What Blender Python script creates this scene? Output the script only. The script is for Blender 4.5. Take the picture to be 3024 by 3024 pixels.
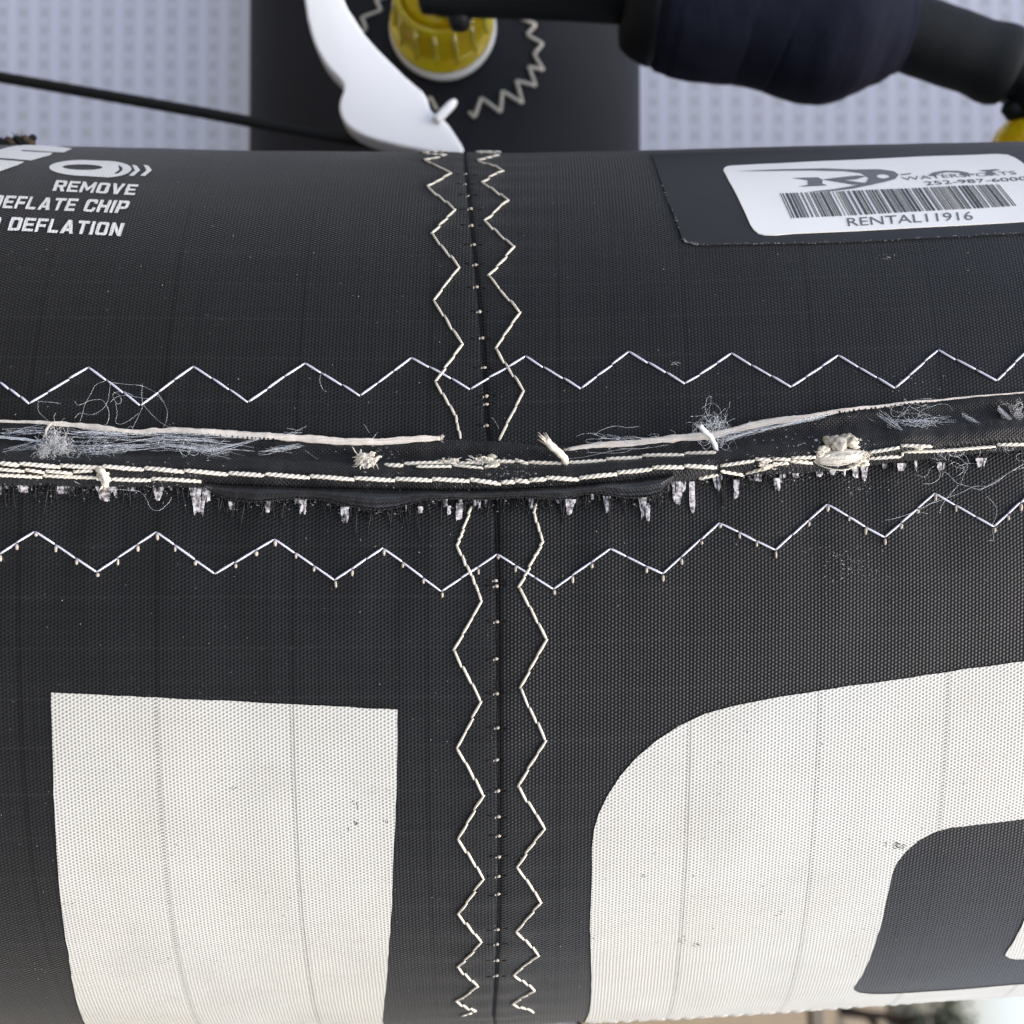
import bpy, bmesh, math, random
from mathutils import Vector, Matrix, geometry, noise, kdtree

random.seed(7)
for o in list(bpy.data.objects):
    bpy.data.objects.remove(o)
scene = bpy.context.scene
COL = scene.collection

# ------------------------------------------------------------------ camera
# The kite frame: x runs along the inflated tube, y goes away from the camera, z across the tube.
# The kite stands on its side, so the frame is turned: its x points up (tilted by PITCH) in the world.
PITCH = math.radians(20.1)
CAM_H = 1.10
cp, sp = math.cos(PITCH), math.sin(PITCH)
M = Matrix(((0, 0, -1, 0), (sp, cp, 0, 0), (cp, -sp, 0, CAM_H), (0, 0, 0, 1)))
cam_data = bpy.data.cameras.new('camera')
cam = bpy.data.objects.new('camera', cam_data)
COL.objects.link(cam)
cam.matrix_world = M @ Matrix(((1, 0, 0, 0), (0, 0, -1, 0), (0, 1, 0, 0), (0, 0, 0, 1)))
cam_data.sensor_width = 36
cam_data.lens = 36
cam_data.clip_start = 0.002
cam_data.clip_end = 3000
cam_data.dof.use_dof = True
cam_data.dof.focus_distance = 0.0985
cam_data.dof.aperture_fstop = 38
scene.camera = cam

# ------------------------------------------------------------------ sky, sun, exposure
SUN_DIR = (M.to_3x3() @ Vector((0.90, -0.26, -0.22))).normalized()   # towards the sun
world = bpy.data.worlds.new('World')
scene.world = world
world.use_nodes = True
wn = world.node_tree
sky = wn.nodes.new('ShaderNodeTexSky')
sky.sky_type = 'NISHITA'
sky.sun_disc = False
sky.sun_elevation = math.asin(SUN_DIR.z)
sky.sun_rotation = math.atan2(SUN_DIR.x, SUN_DIR.y)
sky.dust_density = 5.5
sky.air_density = 0.9
sky.ozone_density = 1.0
bg = wn.nodes['Background']
bg.inputs['Strength'].default_value = 0.15
wn.links.new(sky.outputs[0], bg.inputs['Color'])
sun_data = bpy.data.lights.new('sun', 'SUN')
sun_data.energy = 0.8
sun_data.angle = math.radians(35)
sun_data.color = (1.0, 0.97, 0.91)
sun = bpy.data.objects.new('sun', sun_data)
COL.objects.link(sun)
sun.rotation_mode = 'QUATERNION'
sun.rotation_quaternion = SUN_DIR.to_track_quat('Z', 'Y')
sun.location = (0, 0, 6)
scene.view_settings.view_transform = 'Standard'
scene.view_settings.look = 'None'
scene.view_settings.gamma = 1
scene.view_settings.exposure = 1.48
scene.cycles.use_denoising = True

# ------------------------------------------------------------------ node materials
class NM:
    def __init__(s, name):
        s.m = bpy.data.materials.new(name)
        s.m.use_nodes = True
        s.t = s.m.node_tree
        s.b = s.t.nodes['Principled BSDF']
        s.out = s.t.nodes['Material Output']
    def set(s, **k):
        for a, v in k.items():
            s.b.inputs[a.replace('_', ' ')].default_value = v
    def plug(s, sock, v):
        if isinstance(v, (int, float)):
            sock.default_value = v
        else:
            s.t.links.new(v, sock)
    def math(s, op, a, b=0.0, c=None):
        n = s.t.nodes.new('ShaderNodeMath')
        n.operation = op
        s.plug(n.inputs[0], a)
        s.plug(n.inputs[1], b)
        if c is not None:
            s.plug(n.inputs[2], c)
        return n.outputs[0]
    def ramp(s, v, stops, interp='LINEAR'):
        n = s.t.nodes.new('ShaderNodeValToRGB')
        n.color_ramp.interpolation = interp
        e = n.color_ramp.elements
        while len(e) < len(stops):
            e.new(0.5)
        for i, (p, c) in enumerate(stops):
            e[i].position = p
            e[i].color = (c, c, c, 1) if isinstance(c, (int, float)) else (*c, 1)
        s.t.links.new(v, n.inputs[0])
        return n.outputs[0]
    def mix(s, f, a, b, mode='MIX'):
        n = s.t.nodes.new('ShaderNodeMix')
        n.data_type = 'RGBA'
        n.blend_type = mode
        s.plug(n.inputs[0], f)
        for sock, v in ((n.inputs[6], a), (n.inputs[7], b)):
            if isinstance(v, tuple):
                sock.default_value = (*v, 1)
            else:
                s.t.links.new(v, sock)
        return n.outputs[2]
    def noise(s, scale, detail=3, vec=None, rough=0.5):
        n = s.t.nodes.new('ShaderNodeTexNoise')
        n.inputs['Scale'].default_value = scale
        n.inputs['Detail'].default_value = detail
        n.inputs['Roughness'].default_value = rough
        if vec is None:
            tc = s.t.nodes.new('ShaderNodeTexCoord')
            vec = tc.outputs['Object']
        s.t.links.new(vec, n.inputs['Vector'])
        return n.outputs[0]
    def uv(s):
        n = s.t.nodes.new('ShaderNodeUVMap')
        n.uv_map = 'UVMap'
        x = s.t.nodes.new('ShaderNodeSeparateXYZ')
        s.t.links.new(n.outputs[0], x.inputs[0])
        return n.outputs[0], x.outputs[0], x.outputs[1]
    def bump(s, h, dist, strength=1.0):
        n = s.t.nodes.new('ShaderNodeBump')
        n.inputs['Distance'].default_value = dist
        n.inputs['Strength'].default_value = strength
        s.t.links.new(h, n.inputs['Height'])
        s.t.links.new(n.outputs[0], s.b.inputs['Normal'])
    def color(s, c):
        s.plug(s.b.inputs['Base Color'], c)

def plain(name, col, rough=0.6, var=0.15, scale=800, bump=0.0, **k):
    n = NM(name)
    f = n.noise(scale, 4)
    lo = tuple(max(0, c * (1 - var)) for c in col)
    hi = tuple(min(1, c * (1 + var)) for c in col)
    n.color(n.mix(f, lo, hi))
    n.set(Roughness=rough, **k)
    if max(col) < 0.1:
        n.b.inputs['Specular IOR Level'].default_value = 0.25
    if bump:
        n.bump(f, bump)
    return n.m

PU, PV = 0.00066, 0.00037      # weave repeat along and around the tube

def weave_nodes(n, pu=PU, pv=PV):
    vec, u, v = n.uv()
    wob = n.noise(260, 2, vec)
    wob = n.math('MULTIPLY', n.math('SUBTRACT', wob, 0.5), 1.1)
    a = n.math('SINE', n.math('MULTIPLY_ADD', u, 2 * math.pi / pu, wob))
    b = n.math('SINE', n.math('MULTIPLY_ADD', v, 2 * math.pi / pv, wob))
    w = n.math('MULTIPLY', a, b)
    # warp ribs: the yarns running round the tube stand a little proud
    rib = n.math('SINE', n.math('MULTIPLY_ADD', u, 4 * math.pi / pu, n.math('MULTIPLY', wob, 2.0)))
    w = n.math('MULTIPLY_ADD', rib, 0.30, n.math('MULTIPLY', w, 0.75))
    return vec, u, v, w

def streaks(n, vec, su, sv):
    mp = n.t.nodes.new('ShaderNodeMapping')
    mp.inputs['Scale'].default_value = (su, sv, 1)
    n.t.links.new(vec, mp.inputs['Vector'])
    return n.noise(1.0, 3, mp.outputs[0])

def line_mask(n, u, step, width, off=0.0):
    fr = n.math('FRACT', n.math('MULTIPLY_ADD', u, 1.0 / step, off))
    d = n.math('ABSOLUTE', n.math('SUBTRACT', fr, 0.5))
    return n.math('LESS_THAN', d, width / step / 2)

def fabric(name, lo, hi, rough, sheen, pu=PU, pv=PV, rip=True, spec=0.2, bump=0.00005):
    n = NM(name)
    vec, u, v, w = weave_nodes(n, pu, pv)
    f = n.math('MULTIPLY_ADD', w, 0.5, 0.5)
    col = n.ramp(f, [(0.22, lo), (0.85, hi)])
    col = n.mix(n.ramp(streaks(n, vec, 60, 1400), [(0.35, 0.0), (0.75, 0.5)]), col, tuple(0.6 * x for x in lo))
    col = n.mix(n.ramp(streaks(n, vec, 1100, 30), [(0.45, 0.0), (0.75, 0.6)]), col, tuple(0.8 * x for x in lo))
    var = n.noise(70, 4, vec)
    col = n.mix(n.math('MULTIPLY', var, 0.4), col, tuple(0.55 * x for x in lo))
    if rip:
        vert = line_mask(n, u, 0.0121, 0.0004)
        horz = line_mask(n, v, 0.0046, 0.00025)
        col = n.mix(n.math('MULTIPLY', vert, 0.65), col, tuple(0.4 * x for x in lo))
        col = n.mix(n.math('MULTIPLY', horz, 0.14), col, tuple(1.7 * x for x in hi))
    dust = n.ramp(n.noise(1500, 2, vec), [(0.70, 0.0), (0.80, 1.0)])
    col = n.mix(n.math('MULTIPLY', dust, 0.08), col, (0.35, 0.35, 0.34))
    n.color(col)
    n.set(Roughness=rough)
    n.b.inputs['Specular IOR Level'].default_value = spec
    n.b.inputs['Sheen Weight'].default_value = sheen
    n.b.inputs['Sheen Roughness'].default_value = 0.45
    n.b.inputs['Sheen Tint'].default_value = (0.95, 1, 1, 1)
    n.bump(w, bump)
    return n.m

def print_white(name, base=(0.535, 0.535, 0.48), dots=True):
    n = NM(name)
    vec, u, v, w = weave_nodes(n)
    f = n.math('MULTIPLY_ADD', w, 0.5, 0.5)
    spot = n.ramp(f, [(0.10, 1.0), (0.30, 0.0)])
    patch = n.ramp(n.noise(170, 3, vec), [(0.35, 0.15), (0.65, 1.0)])
    vert = line_mask(n, u, 0.0121, 0.0007)
    amt = n.math('MULTIPLY', spot, n.math('MAXIMUM', n.math('MULTIPLY', n.math('MULTIPLY', patch, 0.55), n.ramp(streaks(n, vec, 80, 1500), [(0.35, 0.25), (0.6, 1.0)])), n.math('MULTIPLY', vert, 0.55)))
    thin = n.ramp(f, [(0.15, (0.88, 0.885, 0.89)), (0.6, (1, 1, 1))])
    tint = n.ramp(n.noise(45, 3, vec), [(0.3, (0.97, 0.95, 0.91)), (0.7, (1, 1, 1))])
    col = n.mix(1.0, n.mix(1.0, thin, tint, 'MULTIPLY'), base, 'MULTIPLY')
    mot = n.ramp(n.noise(120, 5, vec, 0.65), [(0.42, 0.0), (0.70, 1.0)])
    col = n.mix(n.math('MULTIPLY', mot, 0.16), col, (0.33, 0.30, 0.23))
    grime = n.ramp(n.noise(420, 6, vec, 0.75), [(0.60, 0.0), (0.74, 1.0)])
    col = n.mix(n.math('MULTIPLY', grime, 0.30), col, (0.28, 0.22, 0.15))
    if dots:
        col = n.mix(amt, col, (0.05, 0.05, 0.045))
    if dots:      # twin ripstop lines where the ink leaves rows of pinholes
        for o_ in (0.0, 0.021):
            ln = line_mask(n, u, 0.0121, 0.00013, o_)
            dash = n.math('SINE', n.math('MULTIPLY_ADD', v, 2 * math.pi / PV, 60 * o_))
            on_ = n.math('GREATER_THAN', n.math('ADD', dash, n.math('MULTIPLY', n.math('SUBTRACT', n.noise(900, 1, vec), 0.5), 2.4)), 0.15)
            col = n.mix(n.math('MULTIPLY', n.math('MULTIPLY', ln, on_), 0.6), col, (0.06, 0.06, 0.055))
    n.color(col)
    n.set(Roughness=0.5)
    n.bump(w, 0.00004)
    return n.m

MAT = {}
MAT['fabric'] = fabric('black ripstop fabric', (0.004, 0.0045, 0.005), (0.0195, 0.0205, 0.0196), 0.5, 0.09)
MAT['binding'] = fabric('black binding cloth', (0.005, 0.005, 0.0052), (0.034, 0.035, 0.036), 0.5, 0.08, 0.00042, 0.00030, rip=False)
MAT['flap'] = fabric('black satin flap', (0.004, 0.004, 0.005), (0.020, 0.020, 0.023), 0.32, 0.06, 0.00036, 0.00026, rip=False, spec=0.5, bump=0.00002)
MAT['strut'] = fabric('dark strut cloth', (0.012, 0.013, 0.016), (0.019, 0.020, 0.024), 0.6, 0.06, 0.0006, 0.0006, rip=False)
MAT['print'] = print_white('white screen print')
MAT['smallprint'] = print_white('small white print', (0.90, 0.89, 0.83), dots=False)
MAT['lavender'] = plain('lavender white thread', (0.66, 0.66, 0.73), 0.55, 0.16, 2500, 0.00003)
MAT['cream'] = plain('cream thread', (0.60, 0.56, 0.46), 0.65, 0.38, 2600, 0.00004)
MAT['thick'] = plain('thick ivory thread', (0.74, 0.68, 0.55), 0.7, 0.24, 2200, 0.00005)
MAT['nub'] = plain('tan thread loop', (0.40, 0.35, 0.28), 0.7, 0.4, 2500)
MAT['pinktape'] = plain('blush cord', (0.70, 0.63, 0.53), 0.8, 0.32, 700, 0.00015)
n = NM('worn white cord')
n.color(n.ramp(n.noise(2600, 4, None, 0.6), [(0.36, (0.03, 0.028, 0.028)), (0.46, (0.22, 0.20, 0.19)), (0.58, (0.60, 0.57, 0.56)), (0.75, (0.74, 0.72, 0.72))]))
n.set(Roughness=0.3)
MAT['tooth'] = n.m
MAT['fibre'] = plain('grey white fibre', (0.74, 0.78, 0.80), 0.6, 0.1, 300)
MAT['fuzz'] = plain('white fuzz', (0.82, 0.82, 0.80), 0.8, 0.1, 900)
MAT['yarn'] = plain('black frayed yarn', (0.012, 0.012, 0.013), 0.35, 0.5, 3000)
MAT['crease'] = plain('black seam crease', (0.004, 0.004, 0.005), 0.9, 0.2, 900)
MAT['speck'] = plain('pale dust', (0.24, 0.24, 0.23), 0.8, 0.6, 2500)
MAT['glue'] = plain('yellowed glue', (0.50, 0.46, 0.36), 0.35, 0.4, 900, 0.0001)
MAT['patch'] = plain('grey black adhesive patch', (0.021, 0.0215, 0.022), 0.5, 0.25, 500, 0.00002)
MAT['sticker'] = plain('white laminated paper', (0.89, 0.88, 0.81), 0.30, 0.03, 120)
MAT['ink'] = plain('dark grey ink', (0.055, 0.06, 0.065), 0.5, 0.3, 2000)
MAT['inkpale'] = plain('faded grey ink', (0.13, 0.135, 0.14), 0.5, 0.25, 2000)
MAT['plastic'] = plain('white plastic', (0.90, 0.90, 0.86), 0.35, 0.02, 60)
MAT['rubber'] = plain('black rubber hose', (0.007, 0.009, 0.009), 0.5, 0.3, 500)
MAT['neoprene'] = plain('navy black neoprene', (0.0065, 0.0085, 0.019), 0.9, 0.2, 400, 0.0002)
MAT['ribhose'] = plain('grey black webbing', (0.012, 0.0145, 0.0145), 0.75, 0.3, 600, 0.0001)
MAT['blackcord'] = plain('black cord sheath', (0.006, 0.007, 0.007), 0.6, 0.4, 1500, 0.0002)
MAT['browncord'] = plain('brown black twisted cord', (0.075, 0.055, 0.035), 0.85, 0.7, 900, 0.0002)
MAT['hem'] = plain('frayed pale hem', (0.26, 0.255, 0.25), 0.8, 0.9, 1500, 0.0002)
n = NM('amber plastic')
n.color(n.mix(n.noise(90, 2), (0.95, 0.68, 0.004), (0.98, 0.80, 0.03)))
n.set(Roughness=0.16, IOR=1.5)
n.b.inputs['Transmission Weight'].default_value = 0.5
n.b.inputs['Subsurface Weight'].default_value = 0.6
n.b.inputs['Subsurface Radius'].default_value = (1, 0.6, 0.1)
n.b.inputs['Subsurface Scale'].default_value = 0.003
MAT['amber'] = n.m

# canopy: translucent ripstop with its woven grid
n = NM('white canopy ripstop')
vec, u, v = n.uv()
wob = n.math('MULTIPLY', n.math('SUBTRACT', n.noise(60, 2, vec), 0.5), 0.9)
a = n.math('SINE', n.math('MULTIPLY_ADD', u, 2 * math.pi / 0.0052, wob))
b = n.math('SINE', n.math('MULTIPLY_ADD', v, 2 * math.pi / 0.0043, wob))
ga = n.ramp(n.math('MULTIPLY_ADD', a, 0.5, 0.5), [(0.12, 0.0), (0.9, 1.0)])
gb = n.ramp(n.math('MULTIPLY_ADD', b, 0.5, 0.5), [(0.12, 0.0), (0.9, 1.0)])
g = n.math('MAXIMUM', ga, n.math('MULTIPLY', gb, 0.6))
base = n.mix(n.noise(22, 3, vec), (0.51, 0.545, 0.61), (0.54, 0.565, 0.60))
col = n.mix(g, base, (0.68, 0.71, 0.81))
n.color(col)
n.set(Roughness=0.5)
tr = n.t.nodes.new('ShaderNodeBsdfTranslucent')
n.t.links.new(col, tr.inputs['Color'])
mx = n.t.nodes.new('ShaderNodeMixShader')
mx.inputs[0].default_value = 0.5
n.t.links.new(n.b.outputs[0], mx.inputs[1])
n.t.links.new(tr.outputs[0], mx.inputs[2])
n.t.links.new(mx.outputs[0], n.out.inputs['Surface'])
MAT['canopy'] = n.m

# ground materials
n = NM('dry grass ground')
tc = n.t.nodes.new('ShaderNodeTexCoord')
f1 = n.noise(0.5, 6, tc.outputs['Object'])
f2 = n.noise(9, 4, tc.outputs['Object'])
n.color(n.mix(f2, n.ramp(f1, [(0.3, (0.085, 0.060, 0.028)), (0.7, (0.13, 0.092, 0.046))]), (0.10, 0.075, 0.036)))
n.set(Roughness=0.95)
n.bump(f2, 0.02)
MAT['ground'] = n.m
MAT['band'] = plain('dark ground band', (0.022, 0.019, 0.016), 0.95, 0.3, 6)
MAT['bark'] = plain('brown bark', (0.07, 0.05, 0.035), 0.9, 0.4, 14, 0.01)
n = NM('green foliage')
n.color(n.mix(n.noise(0.9, 3), (0.022, 0.036, 0.015), (0.065, 0.085, 0.04)))
n.set(Roughness=0.6)
MAT['leaf'] = n.m

# ------------------------------------------------------------------ mesh helpers
class MB:
    def __init__(s):
        s.v, s.f, s.uv = [], [], []
    def add(s, verts, faces, uvs=None):
        k = len(s.v)
        s.v += [Vector(p) for p in verts]
        s.uv += list(uvs) if uvs else [(p[0], p[2]) for p in verts]
        s.f += [tuple(i + k for i in f) for f in faces]
    def sweep(s, pts, rad, seg=6, flat=1.0, normal=None, cap=True, twist=0.0):
        pts = [Vector(p) for p in pts]
        m = len(pts)
        if not isinstance(rad, (list, tuple)):
            rad = [rad] * m
        tang = []
        for i in range(m):
            t = pts[min(i + 1, m - 1)] - pts[max(i - 1, 0)]
            tang.append(t.normalized() if t.length > 1e-12 else Vector((1, 0, 0)))
        nrm = Vector(normal) if normal is not None else (Vector((0, -1, 0)) if abs(tang[0].y) < 0.9 else Vector((0, 0, 1)))
        vs, fs = [], []
        for i in range(m):
            nrm = (nrm - tang[i] * nrm.dot(tang[i]))
            nrm = nrm.normalized() if nrm.length > 1e-9 else Vector((0, 0, 1))
            bi = tang[i].cross(nrm)
            for k in range(seg):
                a = 2 * math.pi * k / seg + twist * i
                vs.append(pts[i] + bi * (math.cos(a) * rad[i]) + nrm * (math.sin(a) * rad[i] * flat))
        for i in range(m - 1):
            for k in range(seg):
                k2 = (k + 1) % seg
                fs.append((i * seg + k, i * seg + k2, (i + 1) * seg + k2, (i + 1) * seg + k))
        if cap:
            fs.append(tuple(range(seg - 1, -1, -1)))
            fs.append(tuple((m - 1) * seg + k for k in range(seg)))
        s.add(vs, fs)
    def grid(s, rows, uvs=None, thick=0.0, tdir=None):
        """rows: list of equal-length lists of points; thick adds a back side shifted along tdir"""
        a, b = len(rows), len(rows[0])
        vs = [p for r in rows for p in r]
        us = [q for r in uvs for q in r] if uvs else None
        fs = [(i * b + j, i * b + j + 1, (i + 1) * b + j + 1, (i + 1) * b + j) for i in range(a - 1) for j in range(b - 1)]
        if thick:
            k = a * b
            vs = vs + [p + d * thick for p, d in zip(vs, [d for r in tdir for d in r])]
            us = us + us if us else None
            fs = fs + [tuple(reversed([i + k for i in f])) for f in fs]
            rim = [(0, j) for j in range(b)] + [(i, b - 1) for i in range(1, a)] + [(a - 1, j) for j in range(b - 2, -1, -1)] + [(i, 0) for i in range(a - 2, 0, -1)]
            ids = [i * b + j for i, j in rim]
            for i in range(len(ids)):
                p, q = ids[i], ids[(i + 1) % len(ids)]
                fs.append((p, p + k, q + k, q))
        s.add(vs, fs, us)
    def blob(s, c, r, seed=0, amp=0.35, lv=2, scale=(1, 1, 1)):
        bm = bmesh.new()
        bmesh.ops.create_icosphere(bm, subdivisions=lv, radius=1.0)
        c = Vector(c)
        vs = []
        for v in bm.verts:
            d = 1 + amp * noise.noise(v.co * 1.7 + Vector((seed * 3.1, seed, 0))) + (0.35 * amp * noise.noise(v.co * 5 + Vector((seed, 2, 0))) if lv > 2 else 0)
            vs.append(c + Vector((v.co.x * scale[0], v.co.y * scale[1], v.co.z * scale[2])) * r * d)
        fs = [tuple(v.index for v in f.verts) for f in bm.faces]
        bm.free()
        s.add(vs, fs)

BASES = {}
def link(o, parent, base):
    COL.objects.link(o)
    if parent is not None:
        o.parent = parent
        BASES[o.name] = BASES[parent.name]
    else:
        o.matrix_world = M @ Matrix.Translation(base)
        BASES[o.name] = Vector(base)

def thing(name, label, cat, base, group=None):
    o = bpy.data.objects.new(name, None)
    o.empty_display_size = 0.01
    link(o, None, base)
    o['label'], o['category'] = label, cat
    if group:
        o['group'] = group
    return o

def obj(name, mb, mat, parent=None, smooth=True, base=(0, 0, 0), kind=None, label=None):
    me = bpy.data.meshes.new(name)
    b = BASES[parent.name] if parent is not None else Vector(base)
    me.from_pydata([tuple(p - b) for p in mb.v], [], mb.f)
    ul = me.uv_layers.new(name='UVMap')
    li = [0] * len(me.loops)
    me.loops.foreach_get('vertex_index', li)
    flat = []
    for i in li:
        flat += [mb.uv[i][0], mb.uv[i][1]]
    ul.data.foreach_set('uv', flat)
    me.materials.append(mat)
    if smooth:
        me.polygons.foreach_set('use_smooth', [True] * len(me.polygons))
    me.validate()
    o = bpy.data.objects.new(name, me)
    link(o, parent, base)
    if kind:
        o['kind'] = kind
    if label:
        o['label'] = label
    return o

# ------------------------------------------------------------------ the tube: two sewn segments
R = 0.06
KX, KY, KZ = -0.00166, 0.15334, -0.00996
SEG = {-1: (0.0467, -0.0008), 1: (0.0392, 0.0386)}     # dy/dx and dz/dx of the axis left and right of the join

def axis(s):
    a, b = SEG[-1 if s < 0 else 1]
    return KY + a * s, KZ + b * s

def ripple(s, th):
    d = 0.00016 * noise.noise(Vector((s * 45, th * 3.2, 1.7))) + 0.00007 * noise.noise(Vector((s * 150, th * 9, 5.1)))
    if abs(s) < 0.03:      # cloth gathered by the stitching of the short join
        d += 0.00007 * math.exp(-(s / 0.006) ** 2) * math.sin(th * R * 2 * math.pi / 0.0043 + 2 * noise.noise(Vector((s * 200, th * 6, 2))))
    q = (th - 0.17 - 0.6 * s) * R
    if abs(q) < 0.05:      # and by the long one
        d += 0.00009 * math.exp(-(q / 0.011) ** 2) * (math.sin(s * 2 * math.pi / 0.0075 + 3 * noise.noise(Vector((s * 90, th * 5, 9)))) + 0.8 * noise.noise(Vector((s * 260, th * 12, 3))))
    return d

def P(s, th, off=0.0):
    ay, az = axis(s)
    r = R + off + ripple(s, th)
    return Vector((KX + s, ay - r * math.cos(th), az + r * math.sin(th)))

def N(th):
    return Vector((0, -math.cos(th), math.sin(th)))

def ray(px, py):
    return (px - 1512) / 3024, (1512 - py) / 3024

def hit(px, py, off=0.0):
    ux, uz = ray(px, py)
    best = None
    r = R + off
    for side in (-1, 1):
        a, b = SEG[side]
        # y: t - KY - a*(t*ux-KX) ; z: t*uz - KZ - b*(t*ux-KX)
        y1, y0 = 1 - a * ux, -KY + a * KX
        z1, z0 = uz - b * ux, -KZ + b * KX
        A = y1 * y1 + z1 * z1
        B = 2 * (y1 * y0 + z1 * z0)
        C = y0 * y0 + z0 * z0 - r * r
        D = B * B - 4 * A * C
        t = (-B - math.sqrt(D)) / (2 * A) if D > 0 else -B / (2 * A)
        s = t * ux - KX
        if s * side >= 0:
            best = (s, t)
            break
        if best is None or abs(s) < abs(best[0]):
            best = (s, t)
    s, t = best
    ay, az = axis(s)
    return s, math.atan2(t * uz - az, ay - t)

def on(px, py, off=0.0):
    s, th = hit(px, py, off)
    return P(s, th, off)

def at(px, py, Y):
    ux, uz = ray(px, py)
    return Vector((ux * Y, Y, uz * Y))

def uvof(s, th):
    return (s / (1 + 0.27 * (1 - math.cos(max(-1.9, min(1.9, th))))), R * th)     # the cloth grain fans out round the tube

def interp(pts, x):
    if x <= pts[0][0]:
        return pts[0][1]
    for (x0, y0), (x1, y1) in zip(pts, pts[1:]):
        if x <= x1:
            return y0 + (y1 - y0) * (x - x0) / (x1 - x0)
    return pts[-1][1]

def crop(pts, ox, oy, k):
    return [(ox + x / k, oy + y / k) for x, y in pts]

# line where the two tube segments meet
CREASE = [(1368, 440)] + crop([(880, 100), (890, 300), (920, 570), (950, 900), (985, 1240), (1010, 1480), (1045, 1900)], 1100, 400, 3.22) + \
    [(1431, 1080), (1437, 1240), (1450, 1340), (1462, 1480), (1468, 1600), (1470, 1700), (1472, 2000), (1474, 2300), (1475, 2600), (1471, 2787), (1462, 2937), (1457, 3000)]
CR = sorted((hit(x, y)[1], hit(x, y)[0]) for x, y in CREASE)
def s_crease(th):
    return interp(CR, th)

kite = thing('kite', 'black inflatable kite with worn stitched seam, white lettering and pale grid canopy', 'kite', (KX, KY, KZ))

ths = []
t = -math.pi
while t < math.pi - 1e-6:
    ths.append(t)
    t += math.radians(0.75 if -2.05 < t < 2.05 else 5)
ths.append(math.pi)
offs = [0, 0.00005, 0.0001, 0.0002, 0.00035, 0.0006, 0.001, 0.0016, 0.0024]
x = 0.0036
while x < 0.105:
    offs.append(x)
    x += 0.0011
for side, lim in ((-1, -1.08), (1, 0.75)):
    mb = MB()
    rows, uvs = [], []
    far = [0.13, 0.2, 0.3, 0.5] + ([0.8] if side < 0 else []) + [abs(lim)]
    for d in offs + far:
        r_, u_ = [], []
        for th in ths:
            s = s_crease(th) + side * d
            if s * side < 0 and False:
                s = 0
            dip = -0.00030 * math.exp(-d / 0.00014) + 0.00006 * math.exp(-((d - 0.0016) / 0.0012) ** 2)
            r_.append(P(s, th, dip))
            u_.append(uvof(s, th))
        rows.append(r_)
        uvs.append(u_)
    mb.grid(rows, uvs)
    k = len(mb.v)
    end = rows[-1]
    c = sum(end, Vector()) / len(end)
    mb.add([c] + end, [(0, i + 1, i + 2) for i in range(len(end) - 1)])
    obj('tube_panel', mb, MAT['fabric'], kite)

# ------------------------------------------------------------------ canopy and strut
mb = MB()
rows, uvs = [], []
for i in range(61):
    zz = -0.03 + 0.75 * i / 60
    r_, u_ = [], []
    for j in range(81):
        xx = -1.0 + 1.7 * j / 80
        yy = 0.252 + 0.010 * math.sin(xx * 5 + 0.6) * (0.15 + zz) + 0.10 * zz * zz
        r_.append(Vector((xx, yy, zz)))
        u_.append((xx, zz))
    rows.append(r_)
    uvs.append(u_)
mb.grid(rows, uvs)
obj('canopy', mb, MAT['canopy'], kite)

SX, SYC, SA, SB = -0.0160, 0.247, 0.0468, 0.029
def strut_pt(a, z, off=0.0):
    k = 1 + 0.10 * (0.08 - z)
    return Vector((SX + (SA * k + off) * math.sin(a), SYC - (SB + off) * math.cos(a), z))
mb = MB()
rows, uvs = [], []
for i in range(60):
    z = -0.02 + 0.62 * i / 59
    rows.append([strut_pt(2 * math.pi * j / 96, z) for j in range(97)])
    uvs.append([(0.045 * 2 * math.pi * j / 96, z) for j in range(97)])
mb.grid(rows, uvs)
obj('strut', mb, MAT['strut'], kite)
STR = kite.children[-1] if False else [o for o in kite.children if o.name.startswith('strut')][0]

def on_strut(px, py, off=0.0):
    ux, uz = ray(px, py)
    A_, B_ = SA + off, SB + off
    for _ in range(3):
        a = (ux / A_) ** 2 + (1 / B_) ** 2
        b = -2 * (ux * SX / A_ ** 2 + SYC / B_ ** 2)
        c = (SX / A_) ** 2 + (SYC / B_) ** 2 - 1
        D = max(0, b * b - 4 * a * c)
        t = (-b - math.sqrt(D)) / (2 * a)
        A_ = SA * (1 + 0.10 * (0.08 - t * uz)) + off
    return Vector((ux * t, t, uz * t))

# zigzag ring round the valve, sewn on the strut
def resample(pts, n):
    out = []
    for i in range(n + 1):
        f = i / n * (len(pts) - 1)
        k = min(int(f), len(pts) - 2)
        q = f - k
        out.append(tuple(a + (b - a) * q for a, b in zip(pts[k], pts[k + 1])))
    return out
ring = [(1400, 95), (1510, 140), (1460, 200), (1550, 250), (1500, 310), (1555, 400), (1470, 380), (1510, 490), (1400, 460), (1435, 590), (1320, 520), (1310, 640), (1200, 560), (1160, 670), (1130, 640)]
ring2 = [(700, -90), (640, -60), (690, -30), (600, 0), (630, 60), (520, 100), (545, 170), (470, 200), (500, 280), (560, 340), (600, 420), (680, 440), (730, 520), (800, 500), (860, 600), (910, 555), (945, 625)]
zr = obj('zigzag_seam', (lambda m: (m.sweep([on_strut(*p, 0.0002) for p in crop(ring[-2:], 800, 0, 1.932)], 0.0003), m)[1])(MB()), MAT['cream'], kite)
for rr in (ring, ring2):
    for p, q in zip(rr, rr[1:]):
        m = MB()
        pts = crop(resample([p, q], 4), 800, 0, 1.932)
        m.sweep([on_strut(x, y, 0.0003) for x, y in pts], 0.00042, 6)
        obj('stitch', m, MAT['cream'], zr)

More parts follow.
